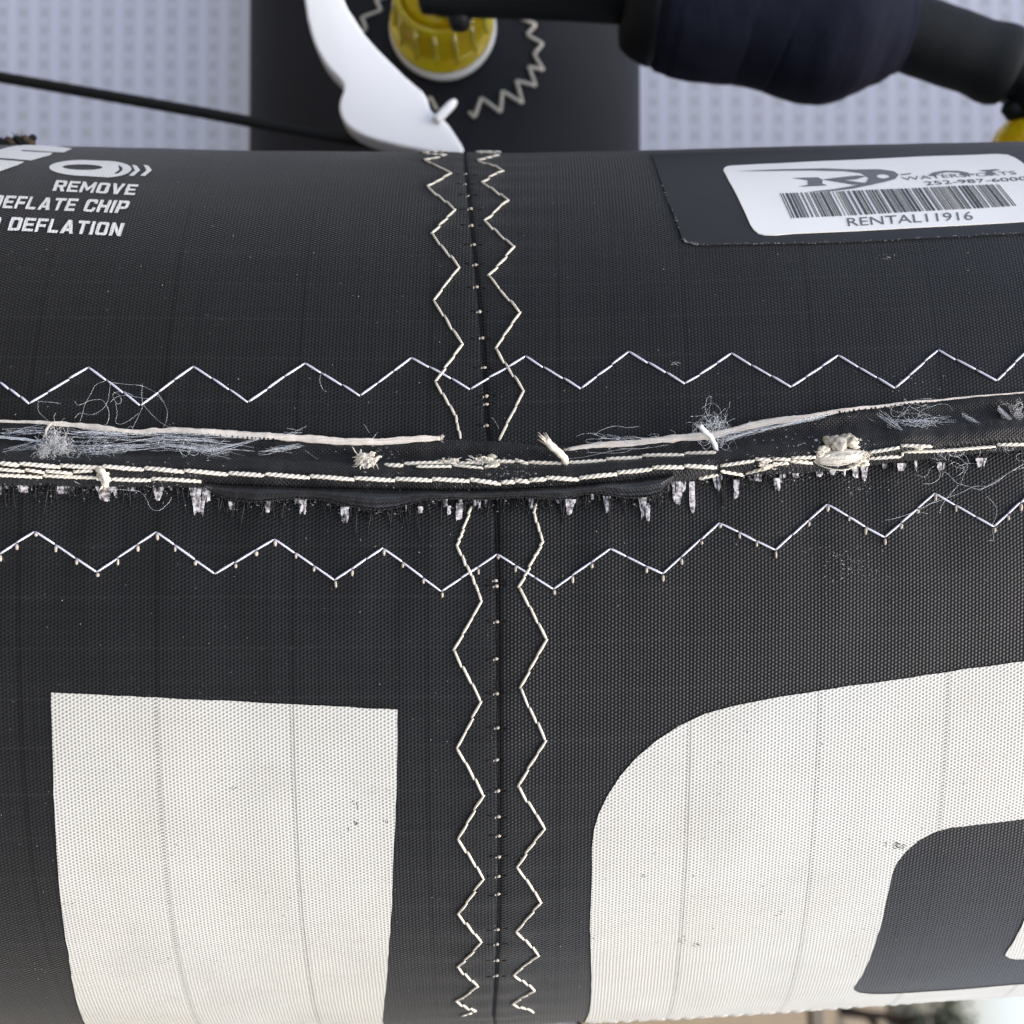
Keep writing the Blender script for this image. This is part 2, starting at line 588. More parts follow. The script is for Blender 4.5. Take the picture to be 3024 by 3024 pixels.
# ------------------------------------------------------------------ prints that follow the cloth
def inside(p, poly):
    x, y = p
    c = False
    for i in range(len(poly)):
        x1, y1 = poly[i]
        x2, y2 = poly[i - 1]
        if (y1 > y) != (y2 > y) and x < (x2 - x1) * (y - y1) / (y2 - y1) + x1:
            c = not c
    return c

def densify(poly, d):
    out = []
    for i in range(len(poly)):
        a, b = Vector(poly[i]), Vector(poly[(i + 1) % len(poly)])
        k = max(1, int((b - a).length / d))
        for j in range(k):
            out.append(tuple(a + (b - a) * (j / k)))
    return out

def patch(polys, off, step=0.0011, skirt=0.0, jag=0.0):
    """polys in (s, arc) metres; the first is the outline, others are holes. Returns an MB laid on the tube."""
    pl = [densify(p, step) for p in polys]
    if jag:
        pl = [[(x + random.uniform(-jag, jag), y + random.uniform(-jag, jag)) for x, y in p] for p in pl]
    K = 1000.0
    vs, cons = [], []
    for p in pl:
        k = len(vs)
        vs += [Vector((x * K, y * K)) for x, y in p]
        cons.append([k + i for i in range(len(p))])
    xs = [v.x for v in vs]
    ys = [v.y for v in vs]
    tree_ = kdtree.KDTree(len(vs))
    for i, v in enumerate(vs):
        tree_.insert((v.x, v.y, 0), i)
    tree_.balance()
    x = min(xs)
    while x < max(xs):
        y = min(ys)
        while y < max(ys):
            q = (x / K, y / K)
            if inside(q, pl[0]) and not any(inside(q, h) for h in pl[1:]) and tree_.find((x, y, 0))[2] > 0.55 * step * K:
                vs.append(Vector((x + 0.01 * random.random(), y + 0.01 * random.random())))
            y += step * K
        x += step * K
    V, E, F, *_ = geometry.delaunay_2d_cdt(vs, [], cons, 0, 1e-6)
    mb = MB()
    fs = []
    for f in F:
        p0, p1, p2 = (V[i] for i in f[:3])
        ar = abs((p1 - p0).cross(p2 - p0))
        if ar / max((p1 - p0).length, (p2 - p0).length, (p2 - p1).length) < 0.02:
            continue        # sliver along a straight edge
        c = (p0 + p1 + p2) / 3 / K
        if inside(c, pl[0]) and not any(inside(c, h) for h in pl[1:]):
            fs.append(tuple(f))
    pts = [P(v.x / K, v.y / K / R, off) for v in V]
    us = [uvof(v.x / K, v.y / K / R) for v in V]
    if fs:
        f0 = fs[0]
        nn = (pts[f0[1]] - pts[f0[0]]).cross(pts[f0[2]] - pts[f0[0]])
        if nn.dot(N(us[f0[0]][1] / R)) < 0:
            fs = [tuple(reversed(f)) for f in fs]
    mb.add(pts, fs, us)
    if skirt:
        cnt = {}
        for f in fs:
            for i in range(len(f)):
                e = (f[i], f[(i + 1) % len(f)])
                cnt[tuple(sorted(e))] = cnt.get(tuple(sorted(e)), []) + [e]
        for e in cnt.values():
            if len(e) == 1:
                a, b = e[0]
                na, nb = N(us[a][1] / R), N(us[b][1] / R)
                mb.add([pts[a], pts[b], pts[b] - nb * skirt, pts[a] - na * skirt], [(1, 0, 3, 2)], [us[a], us[b], us[b], us[a]])
    return mb

def sa(px, py, off=0.0):
    s, th = hit(px, py, off)
    return (s, th * R)
V_ = lambda pts: [(x * 3024 / 1932, y * 3024 / 1932) for x, y in pts]

LOW = -1.95 * R
left = V_([(97, 1306), (420, 1322), (751, 1338), (748, 1500), (740, 1700), (731, 1830), (722, 1925)])
pl = [sa(*p) for p in left]
sR = pl[-1][0]
leftedge = [sa(*p) for p in V_([(162, 1932), (130, 1800), (113, 1660), (105, 1560), (100, 1430)])]
sL = leftedge[0][0]
pl += [(sR, LOW), (sL, LOW)] + leftedge
obj('printed_letter', patch([pl], 0.00008, jag=0.00004), MAT['print'], kite)

outer = V_([(1985, 1241), (1932, 1248), (1820, 1263), (1700, 1281), (1570, 1299), (1450, 1318), (1385, 1331), (1330, 1346), (1280, 1369), (1240, 1395), (1200, 1430), (1170, 1465), (1146, 1500), (1130, 1535), (1121, 1565), (1117, 1600), (1113, 1750), (1116, 1850), (1115, 1890)])
po = [sa(*p) for p in outer]
po += [(po[-1][0], LOW), (po[0][0] + 0.03, LOW)]
po[0] = (po[0][0] + 0.03, po[0][1] + 0.0024)
inner = [(2200 + x / 2.344, 2400 + y / 2.344) for x, y in [(2400, -20), (2120, 15), (1932, 40), (1700, 68), (1420, 102), (1300, 135), (1200, 190), (1110, 262), (1045, 345), (1015, 420), (995, 520), (965, 660), (930, 800), (890, 930), (845, 1050), (790, 1150), (752, 1200), (752, 1222), (790, 1242), (880, 1252), (1000, 1250), (1200, 1238), (1500, 1215), (1932, 1178), (2120, 1162), (2400, 1140)]]
pi = [sa(*p) for p in inner]
obj('printed_letter', patch([po, pi], 0.00008, jag=0.00004), MAT['print'], kite)
tip = [(2200 + x / 2.344, 2400 + y / 2.344) for x, y in [(2400, 300), (2120, 470), (1990, 640), (1932, 730), (1890, 820), (1840, 910), (1800, 965), (1800, 980), (1830, 1000), (1880, 1008), (1960, 1006), (2120, 996), (2400, 980)]]
obj('printed_letter', patch([[sa(*p) for p in tip]], 0.00008, jag=0.00004), MAT['print'], kite)

def letter(mb, polys, off=0.00008, f=lambda x, y: (x, y)):
    m = patch([[sa(*f(*p)) for p in poly] for poly in polys], off, step=0.0007)
    mb.add(m.v, m.f, m.uv)

# white marks at the upper left: part of a big letter, the deflate symbol and three lines of text
g = lambda x, y: (x / 3.22, 350 + y / 3.22)
mb = MB()
letter(mb, [[(-250, 420), (0, 305), (150, 268), (290, 252), (420, 262), (690, 290), (610, 326), (500, 322), (330, 312), (200, 306), (215, 318), (500, 330), (480, 352), (300, 406), (0, 386), (-250, 395)]], f=g)
letter(mb, [[(-250, 412), (0, 402), (235, 420), (170, 455), (0, 515), (-250, 600)]], f=g)
obj('printed_letter', mb, MAT['smallprint'], kite)
mb = MB()
ell = lambda cx, cy, rx, ry, n=40, a0=0, a1=360: [(cx + rx * math.cos(math.radians(a0 + (a1 - a0) * i / n)), cy + ry * math.sin(math.radians(a0 + (a1 - a0) * i / n))) for i in range(n)]
outl = ell(810, 472, 340, 76, 30, 90, 270) + ell(1000, 482, 250, 80, 30, -90, 90)
letter(mb, [outl, ell(785, 466, 190, 26, 30), [(1125, 440), (1165, 470), (1165, 495), (1120, 528), (1085, 525), (1135, 492), (1130, 468)]], f=g)
for dx in (0, 110):
    letter(mb, [[(1255 + dx, 440), (1300 + dx, 450), (1335 + dx, 497), (1270 + dx, 550), (1225 + dx, 545), (1285 + dx, 498)]], f=g)
obj('printed_symbol', mb, MAT['smallprint'], kite)

def text_verts(txt, bold=0.0, shear=0.0):
    cu = bpy.data.curves.new('t', 'FONT')
    cu.body = txt
    cu.size = 1.0
    cu.offset = bold
    cu.shear = shear
    cu.resolution_u = 3
    o = bpy.data.objects.new('t', cu)
    COL.objects.link(o)
    bpy.context.view_layer.update()
    me = o.evaluated_get(bpy.context.evaluated_depsgraph_get()).to_mesh()
    vs = [(v.co.x, v.co.y) for v in me.vertices]
    fs = [tuple(p.vertices) for p in me.polygons]
    bpy.data.objects.remove(o)
    bpy.data.curves.remove(cu)
    x0, x1 = min(v[0] for v in vs), max(v[0] for v in vs)
    y0, y1 = min(v[1] for v in vs), max(v[1] for v in vs)
    return [((x - x0) / (x1 - x0), (y - y0) / (y1 - y0)) for x, y in vs], fs

def text_on(mb, txt, bl, br, tl, off, bold=0.012, shear=0.0):
    """bl, br, tl: pixel corners of the text box (bottom left, bottom right, top left)"""
    vs, fs = text_verts(txt, bold, shear)
    pts, us = [], []
    for x, y in vs:
        px = bl[0] + (br[0] - bl[0]) * x + (tl[0] - bl[0]) * y
        py = bl[1] + (br[1] - bl[1]) * x + (tl[1] - bl[1]) * y
        s, th = hit(px, py, off)
        pts.append(P(s, th, off))
        us.append(uvof(s, th))
    f0 = max(fs, key=lambda f: (pts[f[1]] - pts[f[0]]).cross(pts[f[2]] - pts[f[0]]).length)
    if (pts[f0[1]] - pts[f0[0]]).cross(pts[f0[2]] - pts[f0[0]]).dot(N(us[f0[0]][1] / R)) < 0:
        fs = [tuple(reversed(f)) for f in fs]
    mb.add(pts, fs, us)

GW = 0.30     # stem width of the block capitals drawn below, in a unit cell
GH = 0.20
def _o(x0=0.0, x1=1.0):
    return ([(x0 + .22, 0), (x1 - .22, 0), (x1 - .05, .05), (x1, .18), (x1, .82), (x1 - .05, .95), (x1 - .22, 1), (x0 + .22, 1), (x0 + .05, .95), (x0, .82), (x0, .18), (x0 + .05, .05)],
            [(x0 + GW + .04, GH), (x1 - GW - .04, GH), (x1 - GW, GH + .05), (x1 - GW, .8 - .05), (x1 - GW - .04, .8), (x0 + GW + .04, .8), (x0 + GW, .75), (x0 + GW, GH + .05)])
GLYPH = {
    'E': ([(0, 0), (1, 0), (1, GH), (GW, GH), (GW, .41), (.9, .41), (.9, .6), (GW, .6), (GW, .8), (1, .8), (1, 1), (0, 1)],),
    'F': ([(0, 0), (GW, 0), (GW, .38), (.9, .38), (.9, .58), (GW, .58), (GW, .8), (1, .8), (1, 1), (0, 1)],),
    'L': ([(0, 0), (1, 0), (1, GH), (GW, GH), (GW, 1), (0, 1)],),
    'T': ([(.5 - GW / 2, 0), (.5 + GW / 2, 0), (.5 + GW / 2, .8), (1, .8), (1, 1), (0, 1), (0, .8), (.5 - GW / 2, .8)],),
    'I': ([(0, 0), (1, 0), (1, 1), (0, 1)],),
    'H': ([(0, 0), (GW, 0), (GW, .4), (1 - GW, .4), (1 - GW, 0), (1, 0), (1, 1), (1 - GW, 1), (1 - GW, .6), (GW, .6), (GW, 1), (0, 1)],),
    'N': ([(0, 0), (GW, 0), (GW, .58), (1 - GW, 0), (1, 0), (1, 1), (1 - GW, 1), (1 - GW, .42), (GW, 1), (0, 1)],),
    'M': ([(0, 0), (.22, 0), (.22, .58), (.43, .2), (.57, .2), (.78, .58), (.78, 0), (1, 0), (1, 1), (.8, 1), (.5, .48), (.2, 1), (0, 1)],),
    'V': ([(.36, 0), (.64, 0), (1, 1), (.70, 1), (.5, .36), (.30, 1), (0, 1)],),
    'A': ([(0, 0), (.28, 0), (.35, .18), (.65, .18), (.72, 0), (1, 0), (.65, 1), (.35, 1)], [(.41, .36), (.59, .36), (.5, .70)]),
    'O': _o(),
    'D': ([(0, 0), (.75, 0), (.95, .08), (1, .22), (1, .78), (.95, .92), (.75, 1), (0, 1)], [(GW, GH), (.64, GH), (.70, .27), (.70, .73), (.64, .8), (GW, .8)]),
    'P': ([(0, 0), (GW, 0), (GW, .34), (.78, .34), (.95, .41), (1, .52), (1, .82), (.95, .94), (.78, 1), (0, 1)], [(GW, .53), (.66, .53), (.71, .58), (.71, .76), (.66, .81), (GW, .81)]),
    'R': ([(0, 0), (GW, 0), (GW, .36), (.46, .36), (.70, 0), (1, 0), (.76, .38), (.95, .45), (1, .55), (1, .82), (.95, .94), (.78, 1), (0, 1)], [(GW, .55), (.66, .55), (.71, .60), (.71, .76), (.66, .81), (GW, .81)]),
    'C': ([(.22, 0), (.78, 0), (.95, .05), (1, .18), (1, .34), (.72, .34), (.72, .25), (.67, GH), (.34, GH), (GW, .25), (GW, .75), (.34, .8), (.67, .8), (.72, .75), (.72, .66), (1, .66), (1, .82), (.95, .95), (.78, 1), (.22, 1), (.05, .95), (0, .82), (0, .18), (.05, .05)],),
}
GWID = {'I': 0.30, 'M': 1.22, 'A': 1.12, 'V': 1.08, 'E': 0.9, 'F': 0.86, 'L': 0.86, 'T': 0.95}
def block_text(mb, txt, bl, br, tl, off):
    x = 0.0
    cells = []
    for ch in txt:
        if ch == ' ':
            x += 0.62
            continue
        w = GWID.get(ch, 1.0)
        cells.append((ch, x, w))
        x += w + 0.17
    tot = x - 0.17
    for ch, x0, w in cells:
        polys = []
        for poly in GLYPH[ch]:
            pl = []
            for gx, gy in poly:
                X, Y = (x0 + gx * w) / tot, gy
                pl.append(sa(bl[0] + (br[0] - bl[0]) * X + (tl[0] - bl[0]) * Y, bl[1] + (br[1] - bl[1]) * X + (tl[1] - bl[1]) * Y))
            polys.append(pl)
        k = patch(polys, off, step=0.0006, jag=0.00003)
        mb.add(k.v, k.f, k.uv)

for txt, bl, br, tl in (
        ('REMOVE', (500, 695), (1280, 735), (540, 592)),
        ('DEFLATE CHIP', (-105, 858), (1195, 912), (-55, 738)),
        ('RAPID DEFLATION', (-600, 1040), (1150, 1132), (-560, 913))):
    mb = MB()
    block_text(mb, txt, g(*bl), g(*br), g(*tl), 0.00009)
    obj('printed_text', mb, MAT['smallprint'], kite)

# ------------------------------------------------------------------ stitched seams
def stitch_mesh(p, q, rad, off, off_fn=None, lift=1.0, sag=0.0):
    pts = []
    k = 6
    for i in range(k + 1):
        f = i / k
        o = off + rad * (0.35 + 0.5 * lift * math.sin(math.pi * f))
        x = p[0] + (q[0] - p[0]) * f
        y = p[1] + (q[1] - p[1]) * f + sag * math.sin(math.pi * f)
        pts.append(on(x, y, o))
    rr = [rad * w for w in (0.78, 0.95, 1.0, 1.03, 1.0, 0.93, 0.74)]
    m = MB()
    m.sweep(pts, rr, 6, normal=N(hit(*p)[1]), twist=0.25)
    return m

def nub(mb, x, y, w, h, off, dx=0):
    a, b = (x, y), (x + dx, y + h)
    pts = [on(a[0] + (b[0] - a[0]) * f, a[1] + (b[1] - a[1]) * f, off) for f in (0, 0.35, 0.7, 1)]
    r = w * 0.5 * 3.3e-5
    mb.sweep(pts, [r * 0.8, r, r * 0.95, r * 0.5], 5)

def zigzag(vs, rad, mat, parts=3, gap=2.5, off=0.00002, nubs=None, jit=1.2, alt=0.0):
    base = MB()
    joints = []
    pieces = []
    for a, b in zip(vs, vs[1:]):
        L = math.dist(a, b)
        cuts = [0]
        for i in range(1, parts):
            cuts.append(i / parts + random.uniform(-0.03, 0.03))
        cuts.append(1)
        for f0, f1 in zip(cuts, cuts[1:]):
            e = gap / L
            p = (a[0] + (b[0] - a[0]) * (f0 + e * 0.5), a[1] + (b[1] - a[1]) * (f0 + e * 0.5))
            q = (a[0] + (b[0] - a[0]) * (f1 - e * 0.5), a[1] + (b[1] - a[1]) * (f1 - e * 0.5))
            nx, ny = -(b[1] - a[1]) / L, (b[0] - a[0]) / L
            j0, j1 = random.uniform(-jit, jit) - alt, random.uniform(-jit, jit) + alt
            p = (p[0] + nx * j0, p[1] + ny * j0)
            q = (q[0] + nx * j1, q[1] + ny * j1)
            pieces.append((p, q))
            joints.append(p)
    for x, y in joints:
        # the needle hole with its puckered dark rim
        base.sweep([on(x - 3, y + 2, 0.00004), on(x + 3, y - 2, 0.00004)], 0.00009, 5)
    holder = obj('zigzag_seam', base, MAT['crease'], kite)
    for p, q in pieces:
        obj('stitch', stitch_mesh(p, q, rad * random.uniform(0.93, 1.07), off), mat, holder)
    if nubs:
        m = MB()
        for x, y in joints:
            if random.random() < 0.85:
                nub(m, x + 2, y + 4, random.uniform(7, 11), random.uniform(10, 20), 0.00005, random.uniform(-1, 2))
        obj('thread_loop', m, MAT['nub'], holder)
    return holder

up = [(-30, 1100)] + V_([(0, 721)]) + V_([(56.5, 762.5), (165.9, 693), (265, 765), (364.5, 691.7), (468.7, 758.3), (574.8, 685.4), (680.4, 746.9), (775.9, 675.4), (887.7, 733.9), (991, 672.8), (1096.8, 732.4), (1186, 662.8), (1292.8, 724.4), (1378.3, 667), (1493, 730.6), (1581, 670.3), (1689, 732), (1769.4, 659.5), (1881, 718), (1932, 666), (1950, 650)])
zigzag(up[1:], 0.00011, MAT['lavender'], gap=2.2, alt=0.9)
low = V_([(-40, 1068), (66.6, 1003.3), (182.2, 1078.7), (295.3, 1003.3), (404.6, 1083), (517, 1017), (631.4, 1094.3), (723, 1034), (832.4, 1115.2), (938, 1046), (1044, 1111), (1150.8, 1034.8), (1248.8, 1082.5), (1357, 986.5), (1461.5, 1038), (1559.6, 951.8), (1667.6, 1014), (1764.4, 930), (1875, 993.8), (1950, 925)])
zigzag(low, 0.000100, MAT['lavender'], gap=1.0, nubs=True)
UL = crop([(560, 118), (690, 150), (470, 178), (700, 190), (490, 237), (745, 350), (520, 490), (785, 700), (560, 930), (825, 1250), (580, 1570)], 1100, 400, 3.22) + [(1365, 1016), (1286, 1129.5), (1344, 1226), (1362, 1293)]
UR = crop([(1020, 122), (1220, 140), (985, 168), (1200, 185), (1000, 240), (1245, 325), (1035, 440), (1290, 610), (1060, 810), (1350, 1060), (1100, 1340), (1400, 1680)], 1100, 400, 3.22) + [(1463, 1032), (1545.6, 1153.4), (1474, 1300)]
LL = [(1392, 1495), (1367.8, 1562.5), (1348, 1611.7), (1392.5, 1700), (1422, 1773), (1339.8, 1922), (1422, 2069.6), (1349, 2209), (1428.5, 2345), (1351.7, 2478), (1429, 2594), (1351.7, 2701), (1423, 2779.6), (1351.7, 2858), (1411.7, 2910.7), (1346, 2959.4), (1406, 2983.8), (1365, 3000)]
LR = [(1583, 1487.8), (1575, 1515), (1604.6, 1598), (1579, 1645), (1531.8, 1736), (1614.6, 1886), (1535.4, 2032), (1611.5, 2184.5), (1529.7, 2322.5), (1608.4, 2446), (1526, 2562), (1599, 2661.6), (1524, 2751.5), (1591.5, 2817), (1516.6, 2879), (1578.4, 2922), (1512.8, 2965), (1576.5, 2986)]
for vs in (UL, UR, LL, LR):
    zigzag(vs, 0.000135, MAT['cream'], gap=-1.5, jit=1.6, alt=1.6)

# the join between the two tube segments: a sunk black crease with small thread loops
m = MB()
for a, b in zip(CREASE, CREASE[1:]):
    if a[1] >= 1280 and b[1] <= 1480:
        continue
    pts = [on(x, y, -0.00002) for x, y in resample([a, b], 6)]
    m.sweep(pts, 0.00007, 5, cap=False)
pj = obj('panel_join', m, MAT['crease'], kite)
m = MB()
nubs = crop([(890, 365), (885, 460), (910, 570), (935, 700), (945, 855), (965, 1035), (980, 1230), (990, 1445), (1020, 1680), (1045, 1925)], 1100, 400, 3.22) + [(1430.7, 1084.6), (1436, 1169), (1437, 1192), (1438, 1257)] + \
    crop([(850, 45), (855, 100), (860, 440), (858, 790), (860, 1120), (868, 1445), (860, 1750)], 1200, 1700, 3.22) + crop([(725, 90), (725, 300), (730, 450), (730, 615), (725, 770), (725, 905), (720, 1180), (715, 1300), (715, 1430), (712, 1545)], 1200, 2300, 2.669)
for i, (x, y) in enumerate(nubs):
    k = 1.0 if y > 600 else 0.7
    m.blob(on(x, y, 0.00010), 0.00019 * k, i, 0.5, 1, (1.15, 0.6, 0.9))
    m.blob(on(x - 9 * k, y + 2, 0.00006), 0.00011 * k, i + 50, 0.5, 1, (0.8, 0.6, 1.2))
obj('thread_loop', m, MAT['nub'], pj)
m = MB()
for i, (x, y) in enumerate(nubs):     # needle holes either side of the crease
    for d in (-24, 24):
        dd = d * random.uniform(0.75, 1.15)
        yy = y + random.uniform(-4, 4)
        m.sweep([on(x + dd - 7, yy, 0.00002), on(x + dd + 7, yy + random.uniform(-3, 3), 0.00002)], 0.00008, 5)
obj('needle_hole', m, MAT['crease'], pj)

# ------------------------------------------------------------------ the worn long seam
TOP = [(-80, 1246), (0, 1246), (118, 1250), (236, 1258), (315, 1268), (393, 1277), (511, 1275), (629, 1278), (747, 1286), (878, 1297), (996, 1306), (1114, 1304), (1299, 1296), (1400, 1300), (1520, 1306), (1600, 1318), (1677, 1316), (1756, 1310), (1874, 1302), (1992, 1292), (2090, 1280), (2149, 1270), (2208, 1256), (2280, 1242), (2382, 1230), (2480, 1211), (2579, 1199), (2697, 1185), (2775, 1179), (3024, 1157), (3110, 1150)]
BOT = [(-80, 1434), (0, 1434), (300, 1437), (600, 1440), (760, 1446), (1000, 1452), (1300, 1458), (1520, 1458), (1750, 1440), (1950, 1424), (2031, 1421), (2110, 1404), (2267, 1402), (2382, 1397), (2539, 1379), (2657, 1363), (2854, 1343), (3024, 1327), (3110, 1320)]
def strip(top, bot, x0, x1, prof, nx, name, mat, parent, thick, wav=0.0, seed=0.0, label=None):
    rows, uvs, tds = [], [], []
    for i in range(nx + 1):
        x = x0 + (x1 - x0) * i / nx
        r_, u_, t_ = [], [], []
        yt, yb = interp(top, x), interp(bot, x)
        nv = len(prof) * 3
        for j in range(nv + 1):
            f = j / nv
            q = f * (len(prof) - 1)
            k = min(int(q), len(prof) - 2)
            qq = q - k
            qq = qq * qq * (3 - 2 * qq)
            off = prof[k] + (prof[k + 1] - prof[k]) * qq
            off += wav * noise.noise(Vector((x * 0.011, f * 4 + seed, seed))) + 0.4 * wav * noise.noise(Vector((x * 0.04, f * 9, seed + 3)))
            y = yt + (yb - yt) * f + (2.2 * noise.noise(Vector((x * 0.05, f, seed + 8))) if 0 < j < nv else 3 * noise.noise(Vector((x * 0.09, f, seed + 4))))
            s, th = hit(x, y, off)
            r_.append(P(s, th, off))
            u_.append(uvof(s, th))
            t_.append(-N(th))
        rows.append(r_)
        uvs.append(u_)
        tds.append(t_)
    mb = MB()
    mb.grid(rows, uvs, thick, tds)
    return obj(name, mb, mat, parent, label=label)
PROF = [0.00012, 0.00075, 0.00055, 0.00075, 0.00165, 0.00215, 0.00205, 0.00150, 0.00045]
PROF = [p for p in PROF]
binding = strip(TOP, BOT, -80, 3110, PROF, 420, 'seam_binding', MAT['binding'], kite, 0.0001, 0.00022, 2.0)
def strip_off(x, y):
    yt, yb = interp(TOP, x), interp(BOT, x)
    f = min(1, max(0, (y - yt) / (yb - yt)))
    q = f * (len(PROF) - 1)
    k = min(int(q), len(PROF) - 2)
    qq = q - k
    qq = qq * qq * (3 - 2 * qq)
    if y > yb or y < yt:
        return 0.0001
    return PROF[k] + (PROF[k + 1] - PROF[k]) * qq + 0.00005
FT = [(600, 1428), (760, 1436), (1000, 1444), (1300, 1450), (1520, 1446), (1750, 1430), (1990, 1404)]
FB = [(600, 1436), (640, 1460), (669, 1472), (747, 1482), (820, 1476), (878, 1470), (957, 1476), (1035, 1496), (1075, 1504), (1114, 1507), (1150, 1503), (1190, 1493), (1252, 1478), (1330, 1472), (1440, 1474), (1520, 1468), (1599, 1472), (1658, 1476), (1717, 1459), (1776, 1457), (1854, 1470), (1913, 1468), (1953, 1458), (1990, 1412)]
flap = strip(FT, FB, 602, 1988, [0.00150, 0.00195, 0.00200, 0.00160, 0.00105, 0.00075], 240, 'binding_flap', MAT['flap'], kite, 0.00012, 0.00006, 6.0)
m = MB()      # bound lower edge of the flap
m.sweep([on(x, interp(FB, x) - 1, 0.00090) for x in range(610, 1985, 9)], 0.00007, 5)
obj('edge_piping', m, MAT['binding'], flap)

# blush coloured cord laid along the upper edge of the binding
def ribbon(pts, widths, off, name, mat, parent, fl=0.42):
    m = MB()
    n = int((pts[-1][0] - pts[0][0]) / 9)
    P3, W3 = [], []
    for i in range(n + 1):
        x = pts[0][0] + (pts[-1][0] - pts[0][0]) * i / n
        y = interp(pts, x) + 1.6 * noise.noise(Vector((x * 0.03, 2.2, 0)))
        w = interp([(p[0], q) for p, q in zip(pts, widths)], x) * (1 + 0.28 * noise.noise(Vector((x * 0.03, 7, 1))) + 0.18 * noise.noise(Vector((x * 0.15, 3, 1))))
        P3.append(on(x, y, off))
        W3.append(w * 0.56 * 3.2e-5)
    m.sweep(P3, W3, 9, flat=fl, normal=N(0.2))
    for e in range(4):      # strands that lie along the tape
        ph, am = random.uniform(0, 6), random.uniform(0.3, 0.95)
        up = Vector((0, math.sin(0.2), math.cos(0.2)))
        m.sweep([p + up * w * am * math.sin(i * 0.06 * (1 + 0.3 * e) + ph) + N(0.2) * w * fl * (0.75 - 0.5 * am * abs(math.sin(i * 0.06 * (1 + 0.3 * e) + ph))) for i, (p, w) in enumerate(zip(P3, W3))], [w * 0.26 for w in W3], 5)
    for P_, Q_ in ((P3[-1], P3[-2]), (P3[0], P3[1])):
        d = (P_ - Q_).normalized()
        for e in range(22):
            o_ = Vector((0, random.uniform(-.4, .1), random.uniform(-1, 1))) * W3[-3]
            m.sweep([P_ + o_ * 0.8 - d * 0.0002, P_ + o_ + d * 0.0001, P_ + o_ * 1.5 + (d + Vector((0, random.uniform(-.5, .1), random.uniform(-.5, .5)))) * random.uniform(0.0001, 0.0005)], [0.00003, 0.000025, 0.000012], 3)
    return obj(name, m, mat, parent)
ribbon([(-60, 1244), (0, 1244), (118, 1248), (236, 1257), (315, 1267), (393, 1276), (450, 1274), (511, 1271), (629, 1276), (747, 1284), (878, 1293), (996, 1304), (1114, 1304), (1200, 1299), (1299, 1293)],
       [6, 7, 9, 13, 15, 12, 15, 16, 17, 18, 19, 20, 18, 16, 14], 0.00055, 'binding_cord', MAT['pinktape'], kite)
ribbon([(1677, 1326), (1756, 1315), (1874, 1309), (1992, 1296), (2090, 1289), (2149, 1277), (2208, 1260), (2280, 1246), (2382, 1232), (2480, 1213), (2579, 1202), (2697, 1187), (2775, 1180), (2900, 1168), (3024, 1158), (3090, 1152)],
       [12, 16, 20, 20, 22, 18, 20, 20, 15, 11, 9, 8, 6, 4, 4, 4], 0.00060, 'binding_cord', MAT['pinktape'], kite)
# cord fibre caught in fine black loops along the lower rim
m = MB()
for a, b in ((330, 820), (2270, 2790)):
    x = a
    while x < b:
        y = interp(TOP, x) + 6
        m.blob(on(x, y, 0.0006), 0.00012 * random.uniform(0.7, 1.2), x, 0.4, 1)
        x += random.uniform(11, 19)
obj('edge_loop', m, MAT['yarn'], kite, kind='stuff')

# thick ivory stitches of the long seam, one object per stitch
def row(name, marks, ys, rad, mat, gap=1, offk=0.0):
    base = MB()
    for x in marks:
        y = interp(ys, x)
        base.blob(on(x, y, strip_off(x, y) - 0.00002), 0.00014, x, 0.4, 1)
    h = obj(name, base, MAT['yarn'], kite)
    for a, b in zip(marks, marks[1:]):
        a2, b2 = a + gap * 0.5, b - gap * 0.5
        ya, yb = interp(ys, a2), interp(ys, b2)
        ym = interp(ys, (a2 + b2) / 2)
        m = MB()
        ph = random.uniform(0, 6)
        turns = 2 * math.pi * (b2 - a2) / 34
        for ply in (0, 1):
            pts, rr = [], []
            for i in range(17):
                f = i / 16
                x = a2 + (b2 - a2) * f
                y = interp(ys, x) + (f - 0.5) * 5.0
                o = strip_off(x, y) + rad * (0.25 + 0.55 * math.sin(math.pi * f)) + offk
                an = ph + turns * f + ply * math.pi
                dy = math.cos(an) * rad * 0.42 / 3.2e-5
                pts.append(on(x, y + dy, o + math.sin(an) * rad * 0.42))
                rr.append(rad * 0.62 * (0.62 + 0.38 * math.sin(math.pi * f) ** 0.4) * random.uniform(0.94, 1.06))
            m.sweep(pts, rr, 6, normal=N(0.1))
        obj('stitch', m, mat, h)
    return h
c1 = lambda pts: crop(pts, 0, 1000, 2.542)
c2 = lambda pts: crop(pts, 760, 1000, 2.542)
c3 = lambda pts: crop(pts, 1520, 1000, 2.542)
c4 = lambda pts: crop(pts, 2264, 1000, 2.542)
A1 = c1([(-120, 940), (0, 945), (150, 947), (450, 958), (770, 966), (1080, 975), (1380, 995), (1710, 1010)]) + c2([(50, 1020), (390, 1035), (725, 1052), (1030, 1055), (1310, 1058), (1590, 1060), (1830, 1082)]) + \
    c3([(0, 1068), (110, 1068), (235, 1048), (485, 1048), (770, 1010), (1030, 975), (1270, 962), (1520, 962)])
row('seam_row', [p[0] for p in A1[1:]], A1, 0.00023, MAT['thick'])
A2 = c1([(-140, 1030), (0, 1030), (320, 1035), (770, 1040), (835, 1062), (1130, 1055), (1510, 1065)])
row('seam_row', [p[0] for p in [A2[0]] + A2[2:]], A2, 0.00022, MAT['thick'])
A3 = c1([(-90, 985), (190, 992), (340, 1002), (545, 1005), (700, 985)])
row('seam_row', [p[0] for p in A3], A3, 0.00018, MAT['thick'], gap=2)
B1 = c2([(950, 952), (1095, 945), (1385, 925), (1500, 940), (1720, 925), (1932, 918)]) + c3([(100, 935), (388, 935), (685, 910), (955, 883), (1270, 872), (1510, 848)])
